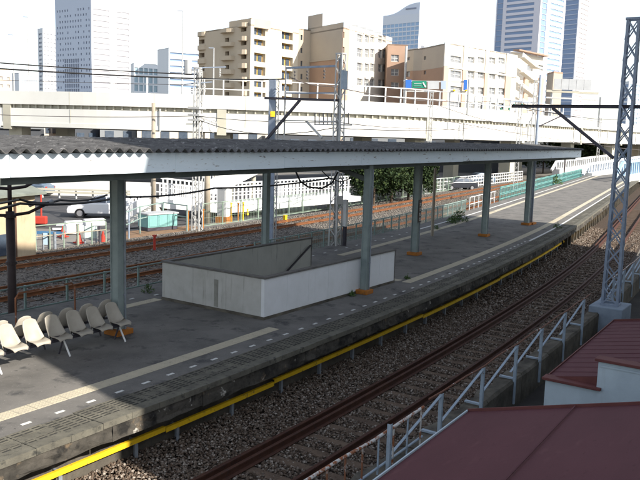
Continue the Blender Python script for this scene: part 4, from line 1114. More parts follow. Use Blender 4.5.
# barrier posts and rail on the upper parapet
fm = MB().box(-.06, .02, 8.12, .06, .14, 9.75).mesh('barrier_post', M_white)
for (p, a, nrm) in walk(1.95):
    u_ = p.dot(FH); lat = p.dot(Vector((FH.y, -FH.x, 0))) / u_ * FPX + 320
    if 195 < lat < 560: inst('barrier_post', fm, hw, p, a)
    elif -20 < lat <= 195 and random.random() < .22: inst('barrier_post', fm, hw, p, a)
seg = [p for p in HP if 190 < p.dot(Vector((FH.y, -FH.x, 0))) / p.dot(FH) * FPX + 320 < 560]
for z in (8.75, 9.72): MB().sweep([(.04, -.05), (.12, -.05), (.12, .05), (.04, .05)], [(p.x, p.y, z) for p in seg]).build('barrier_rail', M_white, hw)
# lamps along the highway
for i, (u, v1, dd, lab) in enumerate(((15, 35, 90, 'slim street lamp on the highway, far left, shorter of two'), (30, 17, 92, 'slim street lamp on the highway, left of the tall white tower'), (182, 11, 84, 'slim street lamp on the highway before the office with blue strip windows'), (213, 48, 84, 'short street lamp on the highway before the beige apartments'))):
    base = hz(u, dd, 7.15); top = at(u + .5, v1, d=dd)
    t = thing('street_lamp', lab, 'lamp', base, 'highway street lamps')
    MB().tube([base, (base.x, base.y, top.z)], .10, 8, .06).build('pole', M_mastw, t); c = Vector((base.x, base.y, top.z)); s_ = Vector((-FH.y, FH.x, 0))
    MB().bar(c, c + s_ * .55, .12, .08).build('lamp_head', M_blue, t)

# sign gantry with green and blue boards
sd = 88.0
gt = thing('sign_gantry', 'highway gantry with blue and green direction signs and grey backs', 'sign', hz(404, sd, 7.15))
for u in (403.5, 466): b0 = hz(u, sd, 7.15); MB().tube([b0, (b0.x, b0.y, at(u, 79, d=sd).z)], .14, 8).build('post', M_mastw, gt)
for v in (81, 91): MB().bar(at(403.5, v + .0, d=sd), at(466, v + 1, d=sd), .14).build('beam', M_mastw, gt)
def sgn_board(nm, u0, v0, u1, v1, m, d=sd - .25):
    a, b_ = at(u0, (v0 + v1) / 2, d=d), at(u1, (v0 + v1) / 2, d=d); h = (v1 - v0) / FPX * d
    return MB().bar(a, b_, .1, h).build(nm, m, gt)
sgn_board('sign_panel', 405.5, 80, 411.5, 88.5, M_signb); gp = sgn_board('sign_panel', 412, 81, 426.5, 88, M_green); sgn_board('sign_back', 427.5, 81, 439, 89, M_grey); sgn_board('sign_back', 441, 81, 446, 89, mat('pale_blue_sign', (.35, .42, .55), .6)); sgn_board('sign_back', 463.5, 80, 467, 90, M_signb)
MB().bar(at(423, 82.5, d=sd - .34), at(425.6, 87, d=sd - .34), .04, .14).build('arrow_stroke', M_white, gp)
for v in (83.5, 86): MB().bar(at(414, v, d=sd - .34), at(421.5, v, d=sd - .34), .03, .045).build('text_stroke', mat('dull_white', (.45, .5, .48), .6), gp)
for u in (454, 466): MB().cbox(at(u, 90.5, d=sd - .3), .4, .2, .16, YAW).build('lamp', M_yel, gt)
# big overhead sign gantry seen from behind
sd2 = 128.0
g2 = thing('sign_gantry', 'grey back of a large overhead road sign on a tan walkway', 'sign', hz(548, sd2, 7.15))
for u, vt in ((548.5, 93), (597, 97)): b0 = hz(u, sd2, 7.0); MB().bar(b0, (b0.x, b0.y, at(u, vt, d=sd2).z), .28).build('post', M_mastw, g2)
MB().bar(at(546, 90.8, d=sd2), at(598, 93.5, d=sd2), .6, .35).build('walkway', M_hwb, g2); MB().bar(at(546, 97.5, d=sd2), at(598, 100, d=sd2), .4, .25).build('beam', M_mastw, g2)
for i in range(5):
    u = 557.5 + i * 7.5; MB().bar(at(u - 3.6, 84 + .03 * i * 7, d=sd2 - .4), at(u + 3.6, 84.2 + .03 * i * 7, d=sd2 - .4), .14, 1.75).build('sign_panel', M_grey, g2)

# ================================================================== TREES, LOW STRUCTURES UNDER THE HIGHWAY
def tree(label, base, h, rx, nleaf, leaf=.16, group='trees beyond the far track'):
    t = thing('broadleaf_tree', label, 'tree', base, group)
    base = Vector(base); b = MB(); b.tube([base - Vector((0, 0, .1)), base + Vector((.05, 0, h * .3)), base + Vector((0, .08, h * .62))], .14, 8, .06)
    tips = []
    for i in range(7):
        a = i * .9 + random.uniform(-.3, .3); p = base + Vector((0, 0, h * random.uniform(.22, .5))); q = p + Vector((math.cos(a) * rx * .6, math.sin(a) * rx * .6, h * .28)); b.tube([p, p.lerp(q, .5) + Vector((0, 0, .1)), q], .05, 6, .02); tips.append(q)
    b.build('trunk', M_bark, t)
    cl = []
    for i in range(34):
        a = random.uniform(0, 6.283); e = random.uniform(-.6, 1.2); k = random.uniform(.45, 1.0)
        cl.append((base + Vector((math.cos(a) * math.cos(e) * rx * k, math.sin(a) * math.cos(e) * rx * k, h * .48 + math.sin(e) * h * .46 * k)), random.uniform(.22, .42) * rx))
    n = nleaf; V = np.zeros((n, 4, 3)); 
    ci = RNG.integers(0, len(cl), n); C = np.array([tuple(c[0]) for c in cl])[ci]; S = np.array([c[1] for c in cl])[ci]
    dr = RNG.normal(size=(n, 3)); dr /= np.linalg.norm(dr, axis=1)[:, None]; C = C + dr * (S * RNG.uniform(.5, 1.0, n))[:, None]
    a = RNG.normal(size=(n, 3)); a /= np.linalg.norm(a, axis=1)[:, None]; c = np.cross(a, RNG.normal(size=(n, 3))); c /= np.linalg.norm(c, axis=1)[:, None]
    s = (leaf * RNG.uniform(.6, 1.3, n))[:, None]
    V[:, 0] = C - a * s * .5; V[:, 1] = C + c * s * .35; V[:, 2] = C + a * s * .5; V[:, 3] = C - c * s * .35
    V[:, :, 2] = np.maximum(V[:, :, 2], base.z)
    me = bpy.data.meshes.new('crown'); me.from_pydata(V.reshape(-1, 3).tolist(), [], np.arange(n * 4).reshape(-1, 4).tolist()); me.materials.append(M_leaf); me.update()
    put(bpy.data.objects.new('crown', me), t)
for i, (u, d, h, rx, lab) in enumerate(((376, 63, 5.0, 2.1, 'dense tree just right of the front stairwell column'), (394, 66, 5.0, 2.2, 'dense tree midway between two canopy columns'),
                                        (411, 69, 4.9, 2.0, 'tree just left of the name-plate column'), (385, 70, 5.0, 2.4, 'tree farther back behind the dense pair'), (405, 74, 4.8, 2.2, 'tree farther back near the name-plate column'))):
    tree(lab, hz(u, d, -1.25), h, rx * 1.2, 7000, .22)
for i, (u, d, lab) in enumerate(((566, 150, 'far dark tree above the canopy end, left'), (580, 158, 'far dark tree above the canopy end, middle'), (594, 166, 'far dark tree above the canopy end, right'), (545, 140, 'far dark tree over the girder bridge at its left end'), (612, 170, 'far tree behind the near blue mast'))):
    tree(lab, hz(u, d, -1.25), 6.0, 4.0, 1800, .55, 'far trees under the highway')
M_low = [mat('low_tan', (.36, .24, .14), .85), mat('low_grey', (.20, .21, .22), .85), mat('low_dark', (.07, .075, .085), .85), mat('low_cream', (.48, .45, .40), .85)]
for i, (u0, u1, d, h, m, lab) in enumerate(((-40, 42, 112, 4.0, 2, 'dark low building under the highway, far left'), (44, 58, 108, 5.6, 3, 'pale low building under the highway, left'), (59, 72, 108, 5.4, 0, 'small brown building under the highway, left'), (74, 98, 110, 4.6, 2, 'dark low building under the highway beside the brown one'),
                                        (100, 136, 112, 5.0, 1, 'grey low building under the highway behind the brown pole'), (137, 192, 114, 5.2, 3, 'cream low building under the highway behind the white mast'), (205, 262, 112, 5.3, 3, 'cream low building under the highway before the apartments'),
                                        (268, 338, 114, 4.6, 2, 'dark low building under the highway behind the cross beam'), (345, 420, 120, 5.0, 1, 'grey low building under the highway, middle'), (424, 500, 130, 4.8, 2, 'dark low building under the highway above the canopy roof'), (502, 600, 165, 4.6, 1, 'grey far building under the highway at the right'), (604, 720, 190, 4.4, 2, 'dark far building under the highway at the right edge'))):
    a, b_ = hz(u0, d, 0), hz(u1, d + 4, 0); f = Vector((FH.x, FH.y, 0)) * 8
    t = thing('low_building', lab, 'building', (a + b_) / 2 + Vector((0, 0, -1.3)))
    MB().prism([(a.x, a.y), (b_.x, b_.y), ((b_ + f).x, (b_ + f).y), ((a + f).x, (a + f).y)], -1.35, h).build('wall', M_low[m], t)
    o = -Vector((FH.x, FH.y, 0)) * .4
    MB().prism([((a + o).x, (a + o).y), ((b_ + o).x, (b_ + o).y), ((b_ + f).x, (b_ + f).y), ((a + f).x, (a + f).y)], h + .005, h + .25).build('roof_slab', M_low[1], t)
    n = max(2, int((b_ - a).length / 2.6)); nr = (b_ - a).normalized(); out = Vector((nr.y, -nr.x, 0))
    for k in range(n):
        p = a.lerp(b_, (k + .5) / n) + out * .03
        MB().bar((p.x - nr.x * .7, p.y - nr.y * .7, h - 1.5), (p.x + nr.x * .7, p.y + nr.y * .7, h - 1.5), .06, 1.2).build('window', M_glass, t)

# ================================================================== BUILDINGS
def fpix(A, B, u, v):
    """pixel -> (metres along face A-B, z) on the vertical plane through A and B"""
    r = ray(u, v); d = (B - A); d.z = 0; L = d.length; d.normalize(); n = Vector((d.y, -d.x, 0))
    t = n.dot(A - EYE) / n.dot(r); P_ = EYE + r * t
    return (P_ - A).dot(d), P_.z
def face(t, A, B, z0, z1, holes, m, depth=.3, pane=None, nm='wall', frame=False, pane_name='window', stuff=False):
    """wall face with real openings; holes = [(s0,s1,za,zb)] in metres; recessed panes are parts"""
    d = (B - A); d.z = 0; L = d.length; d.normalize(); n = Vector((d.y, -d.x, 0))     # n points to the viewer
    if n.dot(EYE - A) < 0: n = -n
    X = lambda s, z, o=0: (A.x + d.x * s - n.x * o, A.y + d.y * s - n.y * o, z)
    ss = sorted(set([0, round(L, 3)] + [round(min(max(h[i], .01), L - .01), 3) for h in holes for i in (0, 1)])); zs = sorted(set([z0, z1] + [round(h[i], 3) for h in holes for i in (2, 3)]))
    b = MB()
    hs = [(round(min(max(h[0], .01), L - .01), 3), round(min(max(h[1], .01), L - .01), 3), round(h[2], 3), round(h[3], 3)) for h in holes]
    for i in range(len(ss) - 1):
        run = None
        for j in range(len(zs) - 1):
            sm, zm = (ss[i] + ss[i + 1]) / 2, (zs[j] + zs[j + 1]) / 2
            solid = not any(h[0] < sm < h[1] and h[2] < zm < h[3] for h in hs)
            if solid and run is None: run = zs[j]
            if (not solid or j == len(zs) - 2) and run is not None:
                top = zs[j] if not solid else zs[j + 1]
                b.add([X(ss[i], run), X(ss[i + 1], run), X(ss[i + 1], top), X(ss[i], top)], [(0, 1, 2, 3)]); run = None
    for h in hs:
        s0, s1, a, c = h
        b.add([X(s0, a), X(s1, a), X(s1, a, depth), X(s0, a, depth), X(s0, c), X(s1, c), X(s1, c, depth), X(s0, c, depth)], [(0, 1, 2, 3), (4, 7, 6, 5), (0, 3, 7, 4), (1, 5, 6, 2)])
    w = b.build(nm, m, t, fix=False)
    J = MB() if stuff else None
    for h in hs:
        s0, s1, a, c = h; g_ = J or MB()
        g_.add([X(s0, a, depth), X(s1, a, depth), X(s1, c, depth), X(s0, c, depth)], [(0, 1, 2, 3)])
        if not stuff:
            o = g_.build(pane_name, pane or M_glass, w, fix=False)
        if frame and not stuff:
            f = MB(); mid = (s0 + s1) / 2; k = .09
            fr = lambda p, q: f.bar(Vector(X(*p, depth - .05)), Vector(X(*q, depth - .05)), k, k, up=n)
            fr((mid, a), (mid, c)); fr((s0, (a + c) / 2), (s1, (a + c) / 2)); fr((s0, a + .04), (s1, a + .04)); fr((s0, c - .04), (s1, c - .04)); fr((s0 + .04, a), (s0 + .04, c)); fr((s1 - .04, a), (s1 - .04, c)); f.build('window_frame', M_wframe, w)
    if stuff:
        J.build(pane_name, pane or M_glass, w, fix=False)['kind'] = 'stuff'
    return w
def shellroof(t, pts, z, m, nm='roof', th=.3):
    return MB().prism([(p.x, p.y) for p in pts], z - th, z - .01).build(nm, m, t)
def back(L, C, R_): return L + R_ - C
def plain(t, A, B, z1, m, nm='rear_wall'):
    return MB().add([(A.x, A.y, -1.3), (B.x, B.y, -1.3), (B.x, B.y, z1), (A.x, A.y, z1)], [(0, 1, 2, 3)]).build(nm, m, t, fix=False)
def box_building(name, label, L, C, R_, z1, holesL, holesR, mL, mR, depth=.3, paneL=None, paneR=None, stuff=True, roofm=None, frame=False, cat='building'):
    t = thing(name, label, cat, ((L + R_) / 2).x and Vector((C.x, C.y, -1.3)))
    face(t, L, C, -1.3, z1, holesL, mL, depth, paneL, 'left_wall', frame, stuff=stuff)
    face(t, C, R_, -1.3, z1, holesR, mR, depth, paneR, 'right_wall', frame, stuff=stuff)
    Bk = back(L, C, R_); plain(t, L, Bk, z1, mL); plain(t, Bk, R_, z1, mL); shellroof(t, [L, C, R_, Bk], z1, roofm or mL)
    return t
def grid(L, zt, zb, cols_, rows, fw=.5, fh=.5, s0=0, s1=None, skip=0):
    s1 = s1 or L; out = []
    for i in range(cols_):
        for j in range(rows):
            if random.random() < skip: continue
            a = s0 + (s1 - s0) * (i + .5 - fw / 2) / cols_; c = s0 + (s1 - s0) * (i + .5 + fw / 2) / cols_; za = zb + (zt - zb) * (j + .5 - fh / 2) / rows; zc = zb + (zt - zb) * (j + .5 + fh / 2) / rows
            out.append((a, c, za, zc))
    return out
def zat(u, v, d): return at(u, v, d=d).z
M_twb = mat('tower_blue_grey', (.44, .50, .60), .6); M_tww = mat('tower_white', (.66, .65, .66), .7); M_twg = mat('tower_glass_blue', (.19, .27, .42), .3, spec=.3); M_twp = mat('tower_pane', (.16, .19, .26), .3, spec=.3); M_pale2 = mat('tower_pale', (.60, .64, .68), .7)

# tall white tower, left
D = 480; L, C, R_ = hz(57, D + 20, 0), hz(92.5, D, 0), hz(131.5, D + 16, 0); zt = 128
wl1 = (C - L).length; wr1 = (R_ - C).length
hl = grid(wl1, 78, 24, 13, 16, .42, .40, 1.0, wl1 - 1, .18); hl = [h for h in hl if not (.22 * wl1 < h[0] < .68 * wl1 and h[2] < 47)]
hl += grid(wl1, 47, 4, 7, 14, .8, .8, .24 * wl1, .66 * wl1)
hr = [(.04 * wr1, .44 * wr1, z, z + 1.3) for z in np.arange(18, 78, 3.35)] + [(.62 * wr1, .94 * wr1, z, z + 1.3) for z in np.arange(18, 78, 3.35)] + grid(wr1, 124, 4, 3, 36, .16, .5, .44 * wr1, .62 * wr1, .25)
box_building('office_tower', 'tall white tower with blue-grey shaded side and tiny windows, left', L, C, R_, zt, hl, hr, M_twb, M_tww, .35, M_twp, mat('tower_slit', (.30, .30, .33), .4))  # left wall is blue-grey: its shade is put into the colour
# slender dotted tower
D = 620; L, C, R_ = hz(39.5, D + 6, 0), hz(44.5, D, 0), hz(57.5, D + 10, 0); zt = zat(45, 28, D); wr1 = (R_ - C).length; wl1 = (C - L).length
box_building('office_tower', 'slender pale tower with rows of balconies, left of the tall white one', L, C, R_, zt, grid(wl1, zt - 3, 6, 1, 22, .6, .45), grid(wr1, zt - 3, 6, 4, 22, .66, .45), M_pale2, M_tww, .5, M_twp, mat('balcony_shade', (.34, .36, .40), .5))
D = 300; L, C, R_ = hz(-60, D + 14, 0), hz(-30, D, 0), hz(13, D + 8, 0); zt = zat(10, 68, D); wr1 = (R_ - C).length
box_building('apartment_building', 'cream apartment building at the far left edge above the highway', L, C, R_, zt, [], grid(wr1, zt - 2, 3, 6, 7, .4, .4), M_cream, mat('cream_light', (.60, .52, .42), .8), .3, M_twp, mat('soft_window', (.32, .30, .30), .4))
D = 420; L, C, R_ = hz(12, D + 6, 0), hz(20, D, 0), hz(38, D + 8, 0); zt = zat(25, 73, D)
box_building('office_building', 'pale glassy low block between the cream building and slender tower', L, C, R_, zt, [], grid((R_ - C).length, zt - 1, 3, 4, 8, .85, .8), M_pale2, M_pale2, .3, None, mat('pale_glass', (.42, .50, .58), .3))
# office with blue strip windows
D = 330; L, C, R_ = hz(157.5, D + 10, 0), hz(168.5, D, 0), hz(200, D + 6, 0); zt = zat(165, 47.5, D); wr1 = (R_ - C).length
holes = [(.5, wr1 - .6, fpix(C, R_, 180, v + 1.1)[1], fpix(C, R_, 180, v - 1.1)[1]) for v in (54, 60.5, 67, 73.5, 80, 86)]
t = box_building('office_building', 'white office block with dark blue strip windows left of the apartments', L, C, R_, zt, [], holes, M_pale2, M_pale2, .5, None, M_twg)
a, b_ = hz(171, D + 8, 0), hz(191, D + 8, 0); MB().prism([(p.x, p.y) for p in (a, b_, b_ + Vector((6, 5, 0)), a + Vector((6, 5, 0)))], zt - .2, zat(180, 35, D + 8)).build('penthouse', M_pale2, t)
D = 350; L, C, R_ = hz(131, D + 6, 0), hz(134, D, 0), hz(158, D + 6, 0); zt = zat(140, 63, D)
box_building('office_building', 'low glazed block between the white tower and the strip-window office', L, C, R_, zt, [], grid((R_ - C).length, zt - 1.5, 2, 5, 8, .75, .75), M_pale2, M_pale2, .4, None, mat('teal_glass', (.28, .38, .44), .25, spec=.6))

# beige apartment block
D = 165; L, C, R_ = hz(198, D + 16, 0), hz(249, D, 0), hz(296, D + 12, 0); zt = zat(249, 19, D)
M_glassl = mat('sky_reflection_window', (.17, .18, .20), .2, (.28, .28, .28), .6, spec=.4)  # sky reflection put into the glass as a lighter grey
M_apt = mat('apartment_shaded', (.50, .42, .32), .85, (.46, .385, .29), .3); M_aptl = mat('apartment_sunlit', (.66, .60, .48), .85, (.62, .56, .45), .3); M_ochre = mat('ochre_recess', (.52, .33, .10), .85)  # tan carries the shade and pale the sunlight of the apartment walls
ap = thing('apartment_building', 'beige six-storey apartment block with stacked balconies, sunlit right side', 'building', Vector((C.x, C.y, -1.3)))
R2 = fpix(C, R_, 0, 0)
def px(A, B, u0, v0, u1, v1):
    s0, za = fpix(A, B, u0, v1); s1, zb_ = fpix(A, B, u1, v0); return (s0, s1, za, zb_)
rows = [(28, 37), (40.5, 47), (54, 63.5), (67.5, 77), (80.5, 89), (93, 101), (106, 114), (119, 127)]
hR = []
for (a, c) in rows: hR += [px(C, R_, 254, a, 265.5, c), px(C, R_, 281.5, a + 4, 293, c + 4)]
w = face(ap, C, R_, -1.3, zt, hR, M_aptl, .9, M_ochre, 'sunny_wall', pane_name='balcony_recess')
dd_ = (R_ - C).normalized(); nn = Vector((dd_.y, -dd_.x, 0))
nn = nn if nn.dot(EYE - C) > 0 else -nn
for h in hR:
    sm = (h[0] + h[1]) / 2; wd = h[1] - h[0]
    for (s0, s1) in ((h[0] + .12 * wd, h[0] + .45 * wd), (h[0] + .58 * wd, h[0] + .9 * wd)):
        a = C + dd_ * s0 - nn * .80; b_ = C + dd_ * s1 - nn * .80; zc = h[2] + (h[3] - h[2]) * .52
        MB().bar((a.x, a.y, zc), (b_.x, b_.y, zc), .06, (h[3] - h[2]) * .72).build('window', M_glass, w)
    a = C + dd_ * h[0] - nn * .06; b_ = C + dd_ * h[1] - nn * .06
    MB().bar((a.x, a.y, h[2] + .25), (b_.x, b_.y, h[2] + .25), .08, .5).build('balcony_rail', M_aptl, w)
fl = [19 + 13.6 * i for i in range(9)]
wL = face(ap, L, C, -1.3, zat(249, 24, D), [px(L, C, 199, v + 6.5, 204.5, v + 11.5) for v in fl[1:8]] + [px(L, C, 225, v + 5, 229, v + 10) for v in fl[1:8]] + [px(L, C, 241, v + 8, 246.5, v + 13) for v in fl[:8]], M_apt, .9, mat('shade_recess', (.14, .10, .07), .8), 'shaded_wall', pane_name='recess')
dl = (C - L).normalized(); nl = Vector((dl.y, -dl.x, 0)); nl = nl if nl.dot(EYE - L) > 0 else -nl
for v in fl[:8]:   # rounded stair balconies and corner balconies as proud parapets
    for (u0, u1, dv_, pr) in ((222.5, 234.5, 9.5, 1.5), (239.5, 248, 3.5, 1.2), (198.5, 206, 12.5, .8)):
        s0, z0 = fpix(L, C, u0, v + dv_ + 5.5); s1, z1_ = fpix(L, C, u1, v + dv_); a, b_ = L + dl * s0, L + dl * s1
        poly = []
        for k in range(7):
            th = math.pi * k / 6; mid = (a + b_) / 2; hwid = (b_ - a).length / 2; q = mid - dl * math.cos(th) * hwid + nl * math.sin(th) * pr; poly.append((q.x, q.y))
        MB().prism(poly, z0, z1_).build('balcony', M_apt, wL)
MB().prism([(p.x, p.y) for p in (L + dl * .5 + nl * .05, L + dl * 6.5 + nl * .05, L + dl * 6.5 - nl * 6, L + dl * .5 - nl * 6)], zat(249, 24, D), zat(200, 27, D + 12) - 2).build('parapet_block', M_apt, ap) if False else None
s0 = fpix(L, C, 228, 20)[0]; s1 = (C - L).length
a, b_ = L + dl * s0 - nl * .3, L + dl * (s1 - .2) - nl * .3
MB().prism([(p.x, p.y) for p in (a, b_, b_ - nl * 5, a - nl * 5)], zat(249, 24, D) - .5, zt + .3).build('roof_house', M_apt, ap)
for s in (.72, .80, .88):
    p = L + dl * (s1 * s) - nl * .5; MB().bar((p.x, p.y, zt + .3), (p.x, p.y, zt + 1.6), .12).build('roof_rail_post', M_white, ap)
Bk = back(L, C, R_); plain(ap, L, Bk, zt - 1.2, M_apt); plain(ap, Bk, R_, zt - 1.2, M_apt); shellroof(ap, [L, C, R_, Bk], zat(249, 24, D), M_apt)
# tan flank between the apartments and the brown block
A2_, B2_ = R_ + Vector((0, 0, 0)) - nn * .05, hz(308, D + 14, 0)
fk = thing('apartment_wing', 'narrow tan apartment wing with small windows, between the sunny front and brown block', 'building', Vector((A2_.x, A2_.y, -1.3)))
face(fk, A2_, B2_, -1.3, zat(300, 29, D + 13), [px(A2_, B2_, 300.5, v, 302.5, v + 5) for v in (35, 48, 61, 74, 87)], M_apt, .3, M_glass); plain(fk, B2_, B2_ + Vector((FH.x, FH.y, 0)) * 10, zat(300, 29, D + 13), M_apt); shellroof(fk, [A2_, B2_, B2_ + Vector((FH.x, FH.y, 0)) * 10, A2_ + Vector((FH.x, FH.y, 0)) * 10], zat(300, 29, D + 13), M_apt)

# brown and white block, middle
M_beige = mat('beige_panel', (.40, .35, .29), .85, (.37, .32, .27), .2); M_brown = mat('brown_tile', (.34, .23, .17), .85, (.31, .21, .155), .4); M_cw = mat('cream_white_wall', (.68, .64, .57), .85, (.64, .60, .53), .3); M_orng = mat('salmon_pilaster', (.50, .36, .27), .85)
D = 168; L, C, R_ = hz(305, D + 12, 0), hz(340, D, 0), hz(388, D + 22, 0)
mb_ = thing('school_building', 'brown and beige block with sunlit white front of four-pane windows, centre', 'building', Vector((C.x, C.y, -1.3)))
zs_ = zat(320, 60, D + 6); zt1 = zat(339, 22, D)
face(mb_, L, C, -1.3, zs_, [], M_brown, nm='lower_wall'); face(mb_, L, C, zs_ + .01, zt1, [], M_beige, nm='upper_wall')
MB().bar(L.lerp(C, .01) + Vector((0, 0, zs_)) + Vector((-FH.x, -FH.y, 0)) * .1, C + Vector((0, 0, zs_)) + Vector((-FH.x, -FH.y, 0)) * .1, .2, .3).build('string_course', M_beige, mb_)
a, b_ = L, L.lerp(C, .42); bb = Vector((FH.x, FH.y, 0)) * 6
MB().prism([(p.x, p.y) for p in (a, b_, b_ + bb, a + bb)], zt1 - .3, zat(312, 15, D + 10)).build('lift_house', M_beige, mb_)
Cs = C.lerp(R_, .115)
face(mb_, C, Cs, -1.3, zat(343, 27, D), [px(C, Cs, 342, v, 344.6, v + 5.5) for v in (32, 47, 62, 77)], M_orng, .3, M_glassl, 'corner_wall')
rws = [(35, 41.5), (49, 56.5), (63.5, 70.5), (79, 85.5)]
hh = []
for i, (a, c) in enumerate(rws):
    hh += [px(Cs, R_, 357, a, 362.5, c), px(Cs, R_, 364.5, a + .5, 369, c + .5), px(Cs, R_, 370, a + .5, 374.5, c + .5), px(Cs, R_, 378, a + 1, 382, c + 1), px(Cs, R_, 382.5, a + 1, 386, c + 1)]
face(mb_, Cs, R_, -1.3, zat(346, 27, D), hh, M_cw, .35, M_glassl, 'sunny_wall', frame=True)
Bk = back(L, C, R_); plain(mb_, Bk, R_, zat(346, 27, D), M_beige); plain(mb_, L, Bk, zt1, M_beige); shellroof(mb_, [L, C, R_, Bk], zat(346, 27, D) - .05, M_beige)
for k in range(4):
    p = C.lerp(R_, .2 + .16 * k) + bb; MB().cbox((p.x, p.y, zat(346, 27, D) + .9), 2, 2, 1.9, YAW).build('roof_unit', M_grey, mb_)
W0, W1 = hz(384, D + 12, 0), hz(404, D + 13, 0)
bw = thing('school_wing', 'brown tiled wing in shade with pale four-pane windows, right of the white front', 'building', Vector((W0.x, W0.y, -1.3)))
zw = zat(395, 44, D + 12)
face(bw, W0, W1, -1.3, zw, [px(W0, W1, 391, v, 399, v + 6.5) for v in (55, 69, 82.5)] , M_brown, .3, M_glassl, 'wall', frame=True); plain(bw, W1, W1 + bb * 2, zw, M_brown); plain(bw, W0, W0 + bb * 2, zw, M_brown); shellroof(bw, [W0, W1, W1 + bb * 2, W0 + bb * 2], zw, M_brown)
p = hz(402.5, D + 4, 0); tag(MB().tube([(p.x, p.y, -1.3), (p.x, p.y, zat(402.5, 46, D + 4))], .28, 10).build('flue_pipe', M_mastw), 'tall pale flue pipe between the brown wing and the long white block', 'pipe')

# long white and salmon block, right of centre
D = 160; L, C, R_ = hz(402, D + 16, 0), hz(443, D, 0), hz(512.5, D + 20, 0)
lb = thing('school_building', 'long pale block with salmon pilasters and window bands behind the sign gantry', 'building', Vector((C.x, C.y, -1.3)))
zt = zat(443, 42.5, D); zs_ = zat(443, 66.5, D); zq = fpix(L, C, 414, 43)[0]; M1 = L + (C - L).normalized() * zq; M2 = L + (C - L).normalized() * fpix(L, C, 424, 43)[0]
inw = Vector((FH.x, FH.y, 0)) * 2.0
for (a, b_, nm) in ((L, M1, 'curved_wall'), (M1, M2 + inw, 'recess_wall'), (M2 + inw, C, 'flank_wall')):
    lo = [px(a, b_, *h) for h in (((406, 71, 410, 77),) if nm[0] == 'c' else ((423.6, 70.5, 426, 74.5),) if nm[0] == 'f' else ())]
    hi = [px(a, b_, *h) for h in (((407, 57, 410, 60.5),) if nm[0] == 'c' else ((423.8, 56, 426, 60),) if nm[0] == 'f' else ())]
    face(lb, a, b_, -1.3, zs_, lo, M_brown, .3, M_glassl, nm); face(lb, a, b_, zs_ + .01, zt, hi, M_beige, .3, M_glassl, 'upper_' + nm)
Lr = (R_ - C).length; hh = []
for (v0, v1) in ((57, 62), (71.5, 77.5), (87, 93), (102, 108)):
    for (u0, u1) in ((450, 461.5), (467.5, 474.5), (477.5, 484), (489, 495.5), (498, 505)): hh.append(px(C, R_, u0, v0 + (u0 - 450) * .03, u1, v1 + (u0 - 450) * .03))
wS = face(lb, C, R_, -1.3, zt, hh, M_cw, .35, M_glassl, 'sunny_wall', frame=True)
dr_ = (R_ - C).normalized(); nr_ = Vector((dr_.y, -dr_.x, 0)); nr_ = nr_ if nr_.dot(EYE - C) > 0 else -nr_
for (u0, u1) in ((443.6, 448.5), (462.8, 466.5), (485, 488.2), (506, 511.5)):
    s0, s1 = fpix(C, R_, u0, 60)[0], fpix(C, R_, u1, 60)[0]; a, b_ = C + dr_ * s0 + nr_ * .12, C + dr_ * s1 + nr_ * .12
    MB().bar((a.x, a.y, (zs_ - 1.3) / 2), (b_.x, b_.y, (zs_ - 1.3) / 2), .24, zs_ + 1.3).build('pilaster', M_orng, wS); MB().bar((a.x, a.y, (zs_ + zt) / 2 + .02), (b_.x, b_.y, (zs_ + zt) / 2 + .02), .22, zt - zs_ - .05).build('upper_pilaster', M_cw, wS)
MB().bar(C + nr_ * .1 + Vector((0, 0, zs_)), R_ + nr_ * .1 + Vector((0, 0, zs_)), .3, .35).build('string_course', M_cw, wS)
Bk = back(L, C, R_); plain(lb, L, Bk, zt, M_beige); plain(lb, Bk, R_, zt, M_beige); shellroof(lb, [L, M1, M2 + inw, C, R_, Bk], zt - .02, M_beige)
# its outdoor stair tower
S0, S1 = R_ + nr_ * 1.0, hz(549, D + 30, 0)
stw = thing('stair_tower', 'open zigzag stair tower at the right end of the long pale block', 'building', Vector((S0.x, S0.y, -1.3))); ds = (S1 - S0).normalized(); Ls = (S1 - S0).length; ns = Vector((ds.y, -ds.x, 0)); ns = ns if ns.dot(EYE - S0) > 0 else -ns
zt2 = zat(530, 53, D + 24)
face(stw, S0 - ns * 3, S1 - ns * 3, -1.3, zt2, [px(S0 - ns * 3, S1 - ns * 3, 527, v, 533, v + 4.5) for v in (66, 79, 93)] + [px(S0 - ns * 3, S1 - ns * 3, 538, v, 546, v + 4) for v in (66,)], M_cw, .3, M_glassl, 'wall')
for i in range(7):
    z0 = zt2 - 3.2 - i * 3.3; a, b_ = S0 + ds * Ls * .02, S0 + ds * Ls * .38
    MB().bar((a.x, a.y, z0 + 1.7), (b_.x, b_.y, z0), 1.4, .25).build('stair_flight', M_cw, stw); MB().bar((a.x - 0, a.y, z0 + 2.3), (b_.x, b_.y, z0 + .6), .15, 1.0).build('stair_parapet', M_cw, stw)
    p = S0 + ds * Ls * .44; MB().cbox((p.x, p.y, z0 - .15), 2.2, 2.2, .3, math.atan2(ds.y, ds.x)).build('landing', M_cw, stw)
for s_ in (.5, .95):
    p = S0 + ds * Ls * s_ - ns * 2.9; MB().cbox((p.x, p.y, (zat(530, 75, D + 24) - 1.3) / 2), 2.2, .5, zat(530, 75, D + 24) + 1.3, math.atan2(ds.y, ds.x)).build('pilaster', M_orng, stw)
MB().bar(S0 + Vector((0, 0, zt2 + .2)) - ns * 1.5, S1 + Vector((0, 0, zt2 + .2)) - ns * 2.4, 1.6, .3).build('roof_slab', M_brown, stw); plain(stw, S1 - ns * 3, S1 - ns * 3 + bb, zt2, M_cw)
